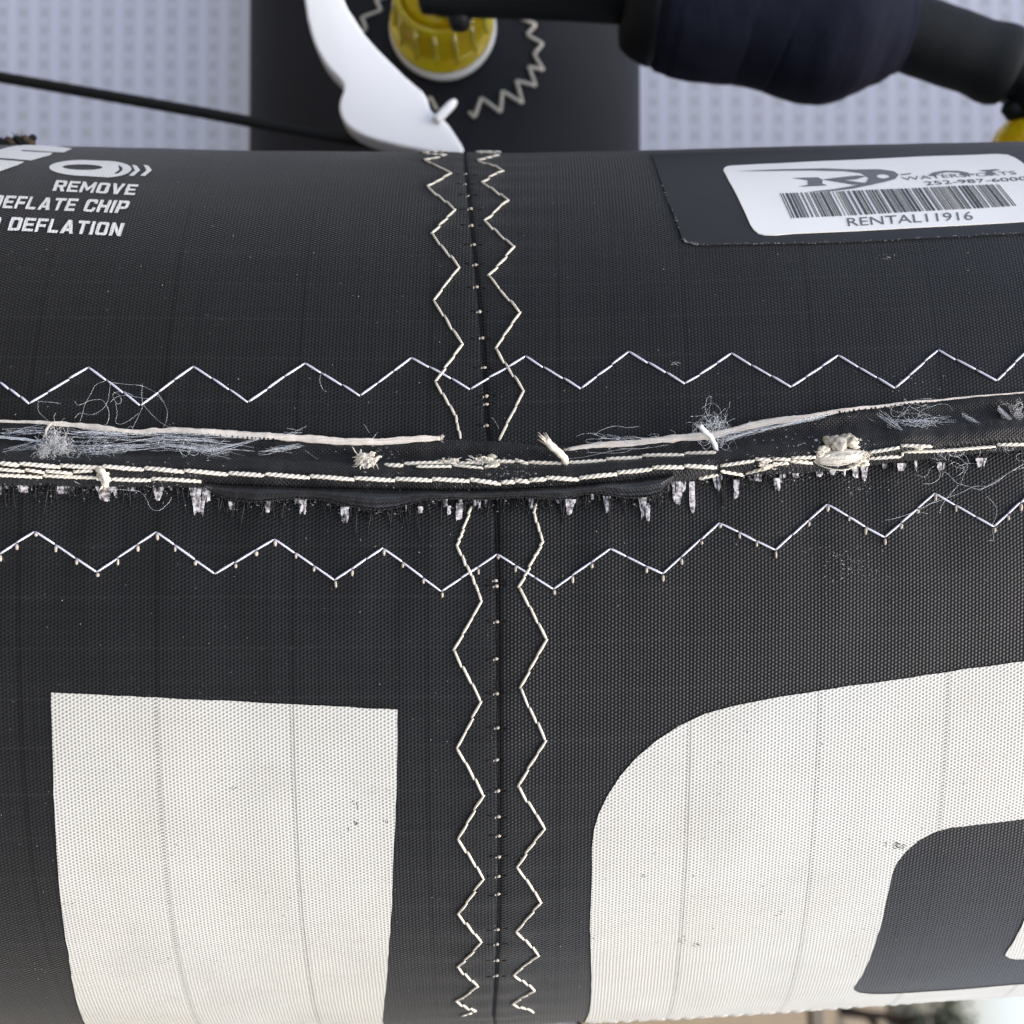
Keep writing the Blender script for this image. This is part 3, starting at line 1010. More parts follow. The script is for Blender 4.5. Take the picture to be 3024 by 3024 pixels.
row('seam_row', [p[0] for p in B1], B1, 0.00022, MAT['thick'])
B2 = c2([(1190, 968), (1460, 950), (1700, 966), (1800, 950)])
row('seam_row', [p[0] for p in B2], B2, 0.00016, MAT['thick'], gap=3)
C1 = c3([(1540, 962), (1800, 912), (1932, 912)]) + c4([(180, 905), (370, 885), (560, 880), (770, 860), (1000, 812), (1250, 800)])
row('seam_row', [p[0] for p in C1], C1, 0.00019, MAT['thick'], gap=3)
C2 = c3([(1540, 1000), (1730, 1022), (1932, 955)]) + c4([(170, 928), (350, 930), (560, 935), (770, 905), (1010, 880), (1020, 860), (1380, 835), (1725, 802), (1950, 788)])
row('seam_row', [p[0] for p in C2[:9]] + [p[0] for p in C2[10:]], C2, 0.00020, MAT['thick'], gap=4)
C3 = c3([(1380, 1058), (1530, 1012)])
row('seam_row', [p[0] for p in C3], C3, 0.00020, MAT['thick'], gap=1)

# knots and loose thread ends
def tuft(name, px, py, size, off, n, mat, parent, seed, ang=None, elong=1.0, core=True):
    rnd = random.Random(seed)
    m = MB()
    c = on(px, py, max(off, strip_off(px, py) + 0.00025))
    th = hit(px, py)[1]
    X, Z, Y = Vector((1, 0, 0)), Vector((0, math.sin(th), math.cos(th))), N(th)
    Z = Vector((0, math.sin(th), math.cos(th)))
    for i in range(4):
        o = X * rnd.uniform(-.35, .35) * size * elong + Z * rnd.uniform(-.28, .28) * size
        m.blob(c + o, size * rnd.uniform(0.16, 0.30), seed + i, 1.2, 3, (1.3, 0.6, 0.8))
    for i in range(n * 2):
        a = rnd.uniform(0, 2 * math.pi) if ang is None else math.radians(ang + rnd.uniform(-10, 10) + rnd.choice((0, 180)))
        st = c + X * rnd.gauss(0, .28) * size * elong + Z * rnd.gauss(0, .2) * size + Y * rnd.uniform(-.05, .3) * size
        p = st.copy()
        L = size * rnd.uniform(0.06, 0.16)
        da = rnd.uniform(-1.3, 1.3)
        pts = [p.copy()]
        for k in range(5):
            p = p + (X * math.cos(a) * elong + Z * math.sin(a) + Y * rnd.uniform(-0.35, 0.3)) * L
            a += da + rnd.uniform(-.3, .3)
            pts.append(p.copy())
        r = size * rnd.choice((0.012, 0.02, 0.03, 0.045, 0.08))
        m.sweep(pts, [r * .8, r * 1.1, r, r * 1.05, r * 0.8, r * 0.35], 5, flat=0.7)
    return obj(name, m, mat, parent)
def cpt(c, x, y):
    return c([(x, y)])[0]
tuft('thread_knot', *cpt(c2, 820, 930), 0.0017, 0.0013, 34, MAT['thick'], kite, 3)
tuft('thread_knot', *cpt(c2, 1690, 925), 0.0010, 0.0011, 26, MAT['thick'], kite, 4, None, 1.6)
tuft('thread_knot', *cpt(c2, 1440, 925), 0.0008, 0.0012, 24, MAT['thick'], kite, 5, None, 1.7)
tuft('thread_knot', *cpt(c1, 775, 1035), 0.0009, 0.0013, 18, MAT['thick'], kite, 6)
tuft('thread_knot', *cpt(c3, 1890, 950), 0.0009, 0.0012, 20, MAT['thick'], kite, 7, None, 1.4)
m = MB()
rnd = random.Random(8)
for i in range(64):
    u0, v0 = rnd.uniform(-1, 1), rnd.gauss(0, 0.5)
    yw, ph = rnd.uniform(2, 9), rnd.uniform(0, 6)
    pts, rr = [], []
    for k in range(9):
        f = k / 8
        x = 365 + 385 * f + rnd.uniform(-4, 4)
        y = 905 - 36 * f + v0 * 56 * math.sin(math.pi * min(0.96, 0.12 + 0.8 * f)) + u0 * 8 + yw * math.sin(f * 5 + ph)
        pts.append(on(*cpt(c4, x, y), 0.0019 + 0.00035 * math.sin(math.pi * f) * (1 - min(1, abs(v0)) ** 2) + rnd.uniform(0, 0.0001)))
        rr.append((0.00006 + 0.00006 * (i % 3 == 0)) * (0.6 + 0.6 * math.sin(math.pi * f)) * rnd.uniform(.8, 1.2))
    m.sweep(pts, rr, 5)
obj('thread_knot', m, MAT['cream'], kite)
tuft('thread_knot', *cpt(c4, 740, 880), 0.0008, 0.0013, 22, MAT['thick'], kite, 18)
tuft('thread_knot', *cpt(c4, 1130, 815), 0.0006, 0.0013, 18, MAT['thick'], kite, 9, 0, 1.6)
m = MB()
for x, y, r, q in ((500, 780, 0.0009, 1), (590, 775, 0.0010, 2), (420, 840, 0.0006, 3), (690, 900, 0.0007, 4), (640, 790, 0.0008, 5), (480, 790, 0.0007, 6), (545, 805, 0.0009, 21), (620, 750, 0.0007, 22), (460, 765, 0.0006, 23), (400, 860, 0.0005, 24), (560, 760, 0.0007, 25), (730, 930, 0.0006, 26), (650, 945, 0.0006, 27), (370, 765, 0.0002, 7), (700, 760, 0.00016, 8)):
    m.blob(on(*cpt(c4, x, y), strip_off(*cpt(c4, x, y)) + 0.00012), r * 0.75, q, 0.8, 3, (1, 0.45, 0.8))
for x, y, r, q in ((1770, 950, 0.0006, 11), (1660, 920, 0.0005, 12), (1760, 885, 0.0005, 13)):
    m.blob(on(*cpt(c2, x, y), strip_off(*cpt(c2, x, y)) + 0.00012), r * 0.7, q, 0.5, 2, (1.3, 0.5, 0.8))
obj('glue_blob', m, MAT['glue'], kite, kind='stuff')

def loose_end(pts, rad, off, mat, brush=0):
    m = MB()
    p3 = [on(x, y, o) for (x, y), o in zip(pts, off)]
    n = len(p3)
    dense = []
    for i in range(3 * (n - 1) + 1):
        f = i / 3
        k = min(int(f), n - 2)
        dense.append(p3[k].lerp(p3[k + 1], f - k))
    m.sweep(dense, [rad * (1 + 0.1 * math.sin(i * 2.1)) for i in range(len(dense))], 8)
    d = (p3[0] - p3[1]).normalized()
    rnd = random.Random(int(pts[0][0]))
    for i in range(brush):
        q = Vector((rnd.uniform(-1, 1), rnd.uniform(-1, 1), rnd.uniform(-1, 1)))
        a = p3[0] + q * rad * 0.7
        m.sweep([a - d * rad, a + (d + q * 0.5) * rad * rnd.uniform(0.8, 1.8)], [rad * 0.22, rad * 0.08], 4)
    return obj('thread_end', m, mat, kite)
loose_end(c3([(235, 760), (270, 800), (330, 850), (375, 895), (380, 930)]), 0.00034, [0.0026, 0.0025, 0.0022, 0.0019, 0.0012], MAT['thick'], 22)
loose_end(c3([(1390, 655), (1420, 690), (1470, 735), (1500, 790), (1515, 845)]), 0.00024, [0.0022, 0.0021, 0.0018, 0.0015, 0.0010], MAT['fuzz'], 10)
loose_end(c1([(345, 740), (350, 690), (370, 655), (390, 640)]), 0.00012, [0.0011, 0.0014, 0.0013, 0.0009], MAT['thick'])
loose_end(c1([(790, 1105), (800, 1050), (770, 1000), (740, 985)]), 0.00030, [0.0012, 0.0024, 0.0026, 0.0022], MAT['thick'], 14)

# white cord showing through where the binding has worn, tooth by tooth
teeth = [(c1, 170, 1102, 90, 60, .7), (c1, 480, 1102, 112, 76, .55), (c1, 775, 1118, 112, 126, .55), (c1, 985, 1106, 66, 42, .7), (c1, 1190, 1110, 84, 96, .45), (c1, 1485, 1105, 145, 195, .45), (c1, 1733, 1228, 46, 56, .7), (c1, 10, 1105, 24, 80, .6),
         (c2, 80, 1218, 46, 78, .7), (c2, 335, 1215, 62, 104, .75), (c2, 655, 1272, 66, 108, .75), (c2, 1225, 1268, 40, 42, .8), (c2, 1440, 1262, 28, 60, .8), (c2, 1517, 1240, 58, 115, .75),
         (c3, 420, 1212, 80, 120, .4), (c3, 688, 1190, 56, 118, .35), (c3, 962, 1200, 60, 165, .25), (c3, 1000, 1262, 34, 96, .8), (c3, 1228, 1062, 110, 180, .5), (c3, 1332, 1080, 44, 205, .85), (c3, 1518, 1030, 86, 125, .3), (c3, 1665, 1068, 46, 126, .6), (c3, 1815, 1022, 66, 56, .7),
         (c4, 75, 1058, 46, 76, .8), (c4, 215, 1018, 50, 34, .7), (c4, 395, 1008, 50, 34, .7), (c4, 490, 992, 46, 38, .7), (c4, 735, 972, 50, 84, .7), (c4, 1015, 945, 72, 50, .6), (c4, 1310, 935, 64, 50, .7), (c4, 1610, 905, 84, 56, .6)]
rt = random.Random(60)
idt = lambda pts: pts
for i in range(34):      # smaller worn bits between the large ones
    x = rt.choice((rt.uniform(0, 640), rt.uniform(640, 1980), rt.uniform(2000, 2900)))
    y = interp(BOT, x)
    if 610 < x < 1985:
        y = max(y, interp(FB, x))
    teeth.append((idt, x, y, rt.uniform(6, 17), rt.uniform(9, 34), rt.uniform(.5, .95)))
for i, (c, x, y, w, h, tp) in enumerate(teeth):
    m = MB()
    rnd = random.Random(i)
    sk = rnd.uniform(-0.14, 0.14) * w
    strips = [(-1, 1)] if w < 50 or c is idt else rnd.choice(([(-1, 1)], [(-1, 1)], [(-1, 0.35), (0.5, 1)], [(-1, -0.5), (-0.36, 1)]))
    for a0, a1 in strips:
        hh = h * rnd.uniform(0.8, 1.08)
        rows, tds = [], []
        for k in range(6):
            f = k / 5
            hw = w * (1 - (1 - tp) * f) * 0.5
            o = 0.00030 * (1 - f) + 0.00012 + rnd.uniform(0, 0.00003)
            rows.append([on(*c([(x + sk * f + hw * (a0 + (a1 - a0) * g_) + rnd.uniform(-1, 1) * min(4, w * 0.09), y - 8 + (hh + 8) * f + (rnd.uniform(-0.12, 0.12) * h if k == 5 else 0))])[0], o + (0.00001 if 0 < g_ < 1 else 0)) for g_ in (0, 0.33, 0.67, 1)])
            tds.append([-N(hit(*c([(x, y)])[0])[1])] * 4)
        m.grid(rows, None, 0.00007, tds)
    obj('cord_tooth', m, MAT['tooth'], kite, smooth=False)
# frayed black yarns hanging below the binding
m = MB()
rnd = random.Random(21)
x = -40
while x < 3060:
    y = interp(BOT, x)
    if 610 < x < 1985:
        y = max(y, interp(FB, x))
    if not (2300 < x and rnd.random() < 0.72):
        L = min(75, 8 + rnd.expovariate(1 / 16)) * (1.2 if x < 2200 else 0.7) * (1 + 0.6 * noise.noise(Vector((x * 0.012, 0, 4))))
        dx = rnd.gauss(0, 9)
        pts = [on(x + dx * f, y - 8 + (L + 8) * f, 0.00045 * (1 - f) ** 1.4 + 0.00007 + 0.00006 * math.sin(7 * f + x)) for f in (0, .25, .5, .75, 1)]
        m.sweep(pts, [0.00006, 0.000055, 0.00005, 0.00004, 0.00002], 4)
    x += rnd.expovariate(1 / 4.5) + 0.8
obj('frayed_yarn', m, MAT['yarn'], kite, kind='stuff')
m = MB()
for i in range(190):
    x = rnd.uniform(1330, 1680) if i < 70 else rnd.uniform(0, 2300)
    y = interp(BOT, x)
    if 610 < x < 1985:
        y = max(y, interp(FB, x))
    y += rnd.uniform(-4, 20)
    L = rnd.uniform(8, 34)
    dx = rnd.uniform(-10, 10)
    pts = [on(x + dx * f * f, y + L * f, 0.00040 * (1 - f) + 0.0001) for f in (0, .5, 1)]
    m.sweep(pts, [0.000028, 0.000028, 0.000015], 3)
obj('frayed_fibre', m, MAT['yarn'], kite, kind='stuff')

# ------------------------------------------------------------------ lint and loose nylon filament
def hair(m, pts, r, off0=0.0012, amp=0.0004, seed=0, n=None):
    """pts: pixel polyline smoothed into a curling filament"""
    k = len(pts)
    n = n or max(8, 5 * k)
    out = []
    for i in range(n + 1):
        f = i / n * (k - 1)
        a = min(int(f), k - 2)
        q = f - a
        p0, p1, p2, p3 = (pts[max(a - 1, 0)], pts[a], pts[a + 1], pts[min(a + 2, k - 1)])
        xy = [0.5 * (2 * p1[d] + (p2[d] - p0[d]) * q + (2 * p0[d] - 5 * p1[d] + 4 * p2[d] - p3[d]) * q * q + (3 * p1[d] - p0[d] - 3 * p2[d] + p3[d]) * q ** 3) for d in (0, 1)]
        o = off0 + amp * noise.noise(Vector((i * 0.35, seed * 1.3, 0)))
        out.append(on(xy[0], xy[1], max(o, 0.0001)))
    m.sweep(out, r, 3, cap=False)

def wisp(m, x0, y0, x1, y1, n, spread, r, rnd, c, off=0.0013):
    for i in range(int(n * 0.6)):
        a = rnd.uniform(0, 0.35)
        b = rnd.uniform(0.6, 1.0)
        s0, s1 = rnd.gauss(0, spread), rnd.gauss(0, spread)
        k = 7
        pts = []
        for j in range(k + 1):
            f = a + (b - a) * j / k
            pts.append((x0 + (x1 - x0) * f + rnd.gauss(0, spread * 0.10), y0 + (y1 - y0) * f + s0 + (s1 - s0) * j / k + rnd.gauss(0, spread * 0.13)))
        hair(m, c(pts), r * rnd.uniform(0.6, 1.2), off * rnd.uniform(0.8, 1.15), 0.0003, rnd.random() * 50)
def curls(m, cx, cy, n, size, r, rnd, c, off=0.0013, ex=1.0, ey=1.0):
    for i in range(n):
        x, y = cx + rnd.gauss(0, size * 0.35 * ex), cy + rnd.gauss(0, size * 0.35 * ey)
        a = rnd.uniform(0, 6.28)
        pts = []
        da = rnd.uniform(-1.1, 1.1)
        L = size * rnd.uniform(0.15, 0.42)
        for j in range(rnd.randint(4, 8)):
            pts.append((x, y))
            x += math.cos(a) * L * ex
            y += math.sin(a) * L * ey
            a += da + rnd.uniform(-0.7, 0.7)
        hair(m, c(pts), r * rnd.uniform(0.6, 1.2), off * rnd.uniform(0.7, 1.3), 0.0005, rnd.random() * 50)

rnd = random.Random(5)
HR = 0.000012
m = MB()
wisp(m, -100, 700, 520, 700, 16, 26, HR, rnd, c1)
wisp(m, -80, 880, 420, 740, 16, 20, HR, rnd, c1)
wisp(m, 430, 690, 1100, 740, 26, 22, HR, rnd, c1)
wisp(m, 500, 840, 1300, 780, 34, 28, HR, rnd, c1)
wisp(m, 900, 740, 1950, 770, 30, 32, HR, rnd, c1)
wisp(m, 1050, 770, 1950, 860, 26, 26, HR, rnd, c1)
wisp(m, 1500, 860, 2000, 730, 16, 10, HR * 1.2, rnd, c1)
wisp(m, -60, 735, 330, 775, 26, 6, HR * 1.4, rnd, c1)
wisp(m, 560, 690, 1000, 720, 16, 6, HR * 1.3, rnd, c1)
curls(m, 700, 850, 40, 110, HR, rnd, c1, ex=1.6)
curls(m, 1450, 830, 22, 120, HR, rnd, c1, ex=1.8)
wisp(m, 0, 850, 360, 800, 26, 14, HR * 1.1, rnd, c2)
wisp(m, 150, 720, 380, 690, 10, 22, HR, rnd, c2)
obj('loose_filament', m, MAT['fibre'], kite, kind='stuff')
m = MB()     # long stray curls over the cloth
for pts in ([(790, 320), (720, 350), (680, 420), (640, 490), (620, 560), (600, 620)], [(820, 330), (950, 345), (1060, 355), (1140, 390), (1200, 430), (1255, 540), (1240, 640), (1200, 690)],
            [(560, 470), (590, 500), (680, 465), (760, 460), (800, 500), (820, 570), (800, 640), (750, 650)], [(830, 340), (820, 420), (810, 470), (770, 530), (690, 570), (600, 560), (560, 600)],
            [(1075, 500), (1040, 580), (990, 680)], [(1080, 500), (1160, 590), (1240, 650), (1290, 660)], [(870, 490), (880, 560), (870, 630), (920, 640), (990, 600), (1040, 560)],
            [(850, 400), (900, 430), (910, 480), (880, 490), (850, 440), (860, 410), (930, 400), (1000, 430)], [(1070, 340), (1065, 420), (1070, 490)], [(290, 470), (290, 540), (330, 590), (370, 620)],
            [(290, 475), (380, 480), (460, 490)], [(950, 680), (985, 655), (1000, 690)], [(830, 480), (880, 440), (960, 430), (1100, 450), (1180, 430), (1220, 470)], [(1480, 890), (1380, 960), (1350, 1000)],
            [(1100, 960), (1160, 890), (1270, 860)], [(840, 1130), (950, 1135), (1040, 1145), (1090, 1190), (1130, 1270), (1190, 1290), (1260, 1240), (1290, 1190)], [(1680, 900), (1690, 980), (1700, 1100)]):
    hair(m, c1(pts), HR, 0.0004, 0.0003, rnd.random() * 40)
for pts in ([(350, 830), (430, 890), (520, 940), (600, 1000), (720, 1030)], [(480, 260), (470, 320), (490, 380), (520, 400)], [(800, 640), (830, 690), (835, 700)], [(820, 790), (870, 740), (900, 700)], [(1760, 590), (1790, 630), (1815, 680)]):
    hair(m, c2(pts), HR, 0.0008, 0.0003, rnd.random() * 40)
for pts in ([(605, 725), (640, 690), (750, 655), (850, 665), (940, 655)], [(400, 900), (550, 880), (800, 830), (1000, 820), (1150, 800)]):
    hair(m, c3(pts), HR, 0.0008, 0.0003, rnd.random() * 40)
for pts in ([(560, 545), (650, 570), (740, 590), (830, 630)], [(1320, 1030), (1340, 1000), (1380, 1030), (1430, 1080), (1520, 1110), (1600, 1130), (1720, 1080), (1800, 1020), (1932, 940)], [(1600, 1140), (1740, 1060), (1850, 990), (1932, 970)],
            [(1210, 1245), (1330, 1205), (1450, 1160), (1560, 1110), (1640, 1110)], [(1300, 1310), (1330, 1230), (1440, 1100)], [(1140, 1300), (1210, 1315)], [(890, 1365), (1000, 1340), (1150, 1280), (1300, 1200)],
            [(1650, 1180), (1720, 1260), (1720, 1340), (1690, 1400)], [(1690, 1420), (1700, 1510), (1665, 1515)], [(1932, 860), (1880, 870), (1880, 910), (1932, 920)], [(240, 655), (300, 700), (350, 750), (380, 800)], [(790, 660), (810, 760), (830, 810)], [(1690, 610), (1740, 530)]):
    hair(m, c4(pts), HR, 0.0005, 0.0003, rnd.random() * 40)
obj('stray_fibre', m, MAT['fibre'], kite, kind='stuff')
m = MB()
wisp(m, 820, 550, 1140, 790, 26, 18, HR, rnd, c4)
wisp(m, 880, 620, 1440, 600, 24, 30, HR, rnd, c4)
curls(m, 1150, 600, 30, 120, HR, rnd, c4, ex=1.6)
wisp(m, 1460, 560, 1740, 730, 34, 14, HR, rnd, c4)
curls(m, 1780, 760, 24, 90, HR, rnd, c4)
curls(m, 1350, 880, 24, 120, HR, rnd, c4, ex=1.3)
wisp(m, 1430, 590, 1280, 900, 10, 16, HR, rnd, c4)
wisp(m, -60, 690, 600, 540, 30, 9, HR * 1.3, rnd, c4)
obj('loose_filament', m, MAT['fibre'], kite, kind='stuff')
m = MB()
curls(m, 1470, 640, 60, 110, HR, rnd, c3, 0.0018)
curls(m, 1600, 760, 14, 110, HR, rnd, c3, 0.0014)
wisp(m, 1500, 770, 1990, 650, 26, 14, HR * 1.2, rnd, c3)
curls(m, 800, 760, 24, 110, HR, rnd, c3, ex=2.2, ey=0.5)
obj('loose_filament', m, MAT['fibre'], kite, kind='stuff')
def fluff(name, c, spots, dens, seed):
    rnd = random.Random(seed)
    m = MB()
    for x, y, r in spots:
        curls(m, x, y, int(dens * 0.7), r, HR * 1.05, rnd, c, 0.0015)
    return obj(name, m, MAT['fuzz'], kite, kind='stuff')
fl = fluff('lint_fluff', c1, [(380, 780, 80), (430, 820, 90), (340, 880, 50), (330, 850, 60), (470, 840, 70)], 110, 31)
m = MB()
rnd = random.Random(33)
wisp(m, 1735, 520, 1915, 700, 160, 17, HR * 1.2, rnd, c4, 0.0012)
curls(m, 1890, 550, 60, 60, HR, rnd, c4)
obj('lint_fluff', m, MAT['fuzz'], kite, kind='stuff')
# pale dust and abrasion specks on the cloth
m = MB()
rnd = random.Random(77)
for i in range(420):
    x, y = rnd.uniform(0, 3024), rnd.uniform(520, 2950)
    r = rnd.choice([0.00003, 0.00004, 0.00004, 0.00006])
    if 1200 < y < 1500:
        r *= 1.3
    m.blob(on(x, y, 0.00011), r, i, 0.5, 1)
for cx, cy, n, sp in ((1995, 1072, 26, 9), (2520, 1680, 60, 45), (2480, 1640, 40, 60), (2610, 758, 20, 14), (2560, 1440, 40, 40), (2300, 1380, 50, 50), (1500, 1400, 60, 45), (2700, 1120, 20, 60), (1400, 1430, 30, 60), (1110, 1330, 40, 40), (150, 1430, 30, 60), (500, 1425, 40, 50)):
    for i in range(n):
        x, y = rnd.gauss(cx, sp), rnd.gauss(cy, sp * 0.35)
        m.blob(on(x, y, strip_off(x, y) + 0.00006 if interp(TOP, x) < y < interp(BOT, x) else 0.0001), rnd.uniform(0.00002, 0.000055), i, 0.9, 1, (rnd.uniform(.6, 2.4), .5, rnd.uniform(.5, 1.2)))
obj('dust_speck', m, MAT['speck'], kite, kind='stuff')

m = MB()
rnd = random.Random(91)
for i in range(520):
    if i < 260:
        x = rnd.choice((rnd.gauss(1490, 90), rnd.gauss(1120, 60), rnd.gauss(2270, 90), rnd.gauss(2450, 80), rnd.uniform(0, 700)))
        y = interp(TOP, x) + (interp(BOT, x) - interp(TOP, x)) * min(0.98, max(0.08, rnd.gauss(0.62, 0.25)))
        o = strip_off(x, y) + 0.00003
    else:
        x = rnd.uniform(0, 2500)
        y = interp(BOT, x)
        if 610 < x < 1985:
            y = max(y, interp(FB, x))
        y += abs(rnd.gauss(0, 14))
        o = 0.00022
    r = rnd.uniform(0.00003, 0.00008)
    m.blob(on(x, y, o), r, i, 1.0, 1, (rnd.uniform(.6, 2.2), .4, rnd.uniform(.5, 1.3)))
obj('dust_speck', m, MAT['speck'], kite, kind='stuff')
m = MB()
rnd = random.Random(17)
for x, y, L, a in ((2640, 2492, 46, .45), (2660, 2500, 30, .5), (2612, 2488, 20, .2), (2050, 2790, 40, .5), (2010, 2775, 26, .3), (1140, 2420, 18, 1.3), (1052, 2370, 24, 1.5), (1046, 2430, 30, 1.55), (690, 2330, 14, -.6), (200, 2665, 16, .2), (2300, 2700, 22, .2), (1900, 2580, 16, 1.0)):
    for j in range(rnd.randint(3, 7)):
        x0, y0 = x + rnd.gauss(0, 7), y + rnd.gauss(0, 5)
        l = L * rnd.uniform(.15, .5)
        m.sweep([on(x0 + math.cos(a) * l * f, y0 + math.sin(a) * l * f, 0.00008) for f in (0, .5, 1)], [0.00002, 0.00005, 0.00002], 4, flat=0.5)
obj('scuff_mark', m, MAT['browncord'], kite, kind='stuff')
m = MB()
pts, rr = [], []
for i in range(260):
    f = i / 259
    x = 1735 + 1330 * f
    pts.append(at(x, 3012 - 88 * f ** 1.25 + 1.2 * math.sin(i * 0.9), 0.1275))
    rr.append(0.00028 + 0.00018 * abs(math.sin(i * math.pi / 9)) ** 0.6)
m.sweep(pts, rr, 7)
obj('edge_stitching', m, MAT['print'], kite)

# torn hem hanging off the far lower edge of the tube
HB = [(1160, 3032), (1240, 3019), (1320, 3006), (1400, 2997), (1480, 2990), (1560, 2992), (1640, 2998), (1700, 3010), (1722, 3034)]
rows, tds = [], []
m = MB()
edge = []
for i in range(60):
    x = 1160 + (1722 - 1160) * i / 59
    y = interp(HB, x)
    a = at(x, y, 0.1262)
    edge.append(a)
    b = at(x, y + 26 + 6 * noise.noise(Vector((x * .05, 1, 1))), 0.1275)
    c = at(x, y + 60 + 12 * noise.noise(Vector((x * .05, 3, 1))), 0.131)
    rows.append([a, b, c])
    tds.append([Vector((0, 1, 0))] * 3)
m.grid(rows, None, 0.0004, tds)
hem = obj('torn_hem', m, MAT['hem'], kite)
m = MB()
m.sweep(edge, [0.00022 * (1 + 0.5 * noise.noise(Vector((i * .5, 0, 0)))) for i in range(60)], 6)
obj('hem_edge', m, MAT['yarn'], hem)

# ------------------------------------------------------------------ rental label on its black patch
lab = thing('rental_label', 'white barcode sticker with a rental number on a dark patch of the black tube', 'label', on(2600, 580))
pp = [(1927, 450), (1927, 463), (1945, 515), (1975, 600), (2015, 705), (2030, 716), (2066, 722), (2250, 720), (2434, 716), (2700, 702), (3024, 687), (3130, 680), (3130, 430)]
obj('adhesive_patch', patch([[sa(*p, 0.0002) for p in pp]], 0.00015, skirt=0.0001), MAT['patch'], lab)
q = lambda x, y: (2100 + x / 2.0909, 450 + y / 2.0909)
st = [(75, 108), (85, 92), (110, 82), (300, 70), (700, 52), (1100, 36), (1500, 18), (1760, 8), (1830, 12), (1880, 32), (1925, 62), (1990, 130), (2060, 230), (2150, 400), (2100, 412), (1932, 422), (1500, 446), (1000, 472), (500, 498), (400, 508), (330, 507), (290, 498), (262, 474), (240, 440), (180, 310), (110, 175)]
obj('sticker', patch([[sa(*q(*p), 0.0003) for p in st]], 0.00029, skirt=0.00012), MAT['sticker'], lab)
rnd = random.Random(12)
tl, tr, bl_, br_ = (425, 250), (1800, 190), (495, 405), (1910, 325)
x = 0.0
bars = [(0.0, 0.004), (0.010, 0.006)]
x = 0.024
while x < 0.985:
    w = rnd.choice([0.0042, 0.0042, 0.0085, 0.0125])
    bars.append((x, min(w, 1 - x)))
    x += w + rnd.choice([0.0042, 0.0042, 0.006, 0.011])
for a, w in bars:
    m = MB()
    rows = []
    for f in (a, a + w):
        T = (tl[0] + (tr[0] - tl[0]) * f, tl[1] + (tr[1] - tl[1]) * f)
        B = (bl_[0] + (br_[0] - bl_[0]) * f, bl_[1] + (br_[1] - bl_[1]) * f)
        rows.append([on(*q(T[0] + (B[0] - T[0]) * k / 4, T[1] + (B[1] - T[1]) * k / 4), 0.00034) for k in range(5)])
    m.grid(rows)
    obj('barcode_bar', m, MAT['ink'] if rnd.random() < 0.55 else MAT['inkpale'], lab)
m = MB()
text_on(m, 'RENTAL11916', q(848, 452), q(1622, 412), q(838, 400), 0.00034, bold=0.0)
obj('label_text', m, MAT['inkpale'], lab)
m = MB()
text_on(m, 'WATERSPORTS', q(1190, 168), q(1892, 130), q(1172, 148), 0.00034, bold=0.0)
obj('label_text', m, MAT['inkpale'], lab)
m = MB()
text_on(m, '252-987-6000', q(1330, 198), q(1960, 166), q(1312, 176), 0.00034, bold=0.0)
obj('label_text', m, MAT['ink'], lab)
m = MB()
def lp(poly, holes=()):
    k = patch([[sa(*q(*p), 0.0004) for p in pl] for pl in [poly, *holes]], 0.00034, step=0.0006)
    m.add(k.v, k.f, k.uv)
lp([(160, 112), (400, 100), (700, 92), (880, 100), (1040, 98), (1130, 110), (1160, 130), (1140, 155), (1080, 172), (1000, 190), (880, 214), (740, 230), (590, 236), (760, 218), (870, 200), (960, 176), (975, 150), (930, 122), (820, 108), (620, 104), (400, 108)], [ell(1065, 140, 40, 13, 20)])
lp([(500, 152), (660, 146), (690, 160), (690, 185), (720, 194), (540, 204), (600, 192), (598, 162)])
lp([(690, 158), (900, 136), (960, 140), (900, 158), (820, 164), (960, 182), (880, 190), (760, 170)])
lp([(1340, 138), (1370, 120), (1440, 108), (1530, 108), (1590, 118), (1600, 136), (1560, 134), (1540, 118), (1460, 116), (1400, 128), (1385, 140)])
lp([(1650, 104), (1760, 96), (1790, 100), (1740, 108), (1750, 132), (1700, 134), (1700, 108)])
lp([(1170, 128), (1230, 122), (1240, 126), (1180, 133)])
obj('label_emblem', m, MAT['inkpale'], lab)
m = MB()
rnd = random.Random(44)
edge = pp[1:-1]
for i in range(170):
    f = rnd.random() ** 0.7 * (len(edge) - 2) + 1
    k = min(int(f), len(edge) - 2)
    x = edge[k][0] + (edge[k + 1][0] - edge[k][0]) * (f - k) + rnd.gauss(0, 2)
    y = edge[k][1] + (edge[k + 1][1] - edge[k][1]) * (f - k) + rnd.gauss(0, 2)
    m.blob(on(x, y, 0.00016), rnd.uniform(0.00003, 0.00007), i, 0.8, 1, (rnd.uniform(.8, 2.5), .5, .7))
obj('edge_dirt', m, MAT['speck'], lab, kind='stuff')

# ------------------------------------------------------------------ white clip, cords, valve and hose behind the tube
CY = 0.183
cc = lambda x, y: at(800 + x / 1.932, y / 1.932, CY)
poly = [(150, -330), (165, -180), (190, 0), (205, 100), (222, 170), (240, 230), (268, 295), (300, 350), (335, 395), (370, 430), (398, 460), (412, 490), (410, 520), (396, 555), (388, 590), (388, 625), (396, 655), (410, 685), (430, 712), (455, 733), (490, 757), (540, 780), (600, 800), (740, 835), (900, 865), (1010, 877), (1060, 880), (1090, 874), (1100, 860), (1096, 840), (1085, 815), (1060, 778), (1035, 740), (1010, 705), (985, 678), (945, 655), (915, 628), (905, 610), (895, 575), (880, 540), (858, 512), (830, 490), (760, 430), (680, 350), (600, 270), (530, 190), (480, 110), (440, 50), (415, 0), (380, -120), (350, -250), (300, -340), (220, -370)]
clip = thing('clamp_clip', 'white curved plastic clip resting beside the yellow valve', 'clip', cc(700, 600))
bm = bmesh.new()
b0 = BASES[clip.name]
vs = [bm.verts.new(cc(x, y) - b0) for x, y in poly]
f = bm.faces.new(vs)
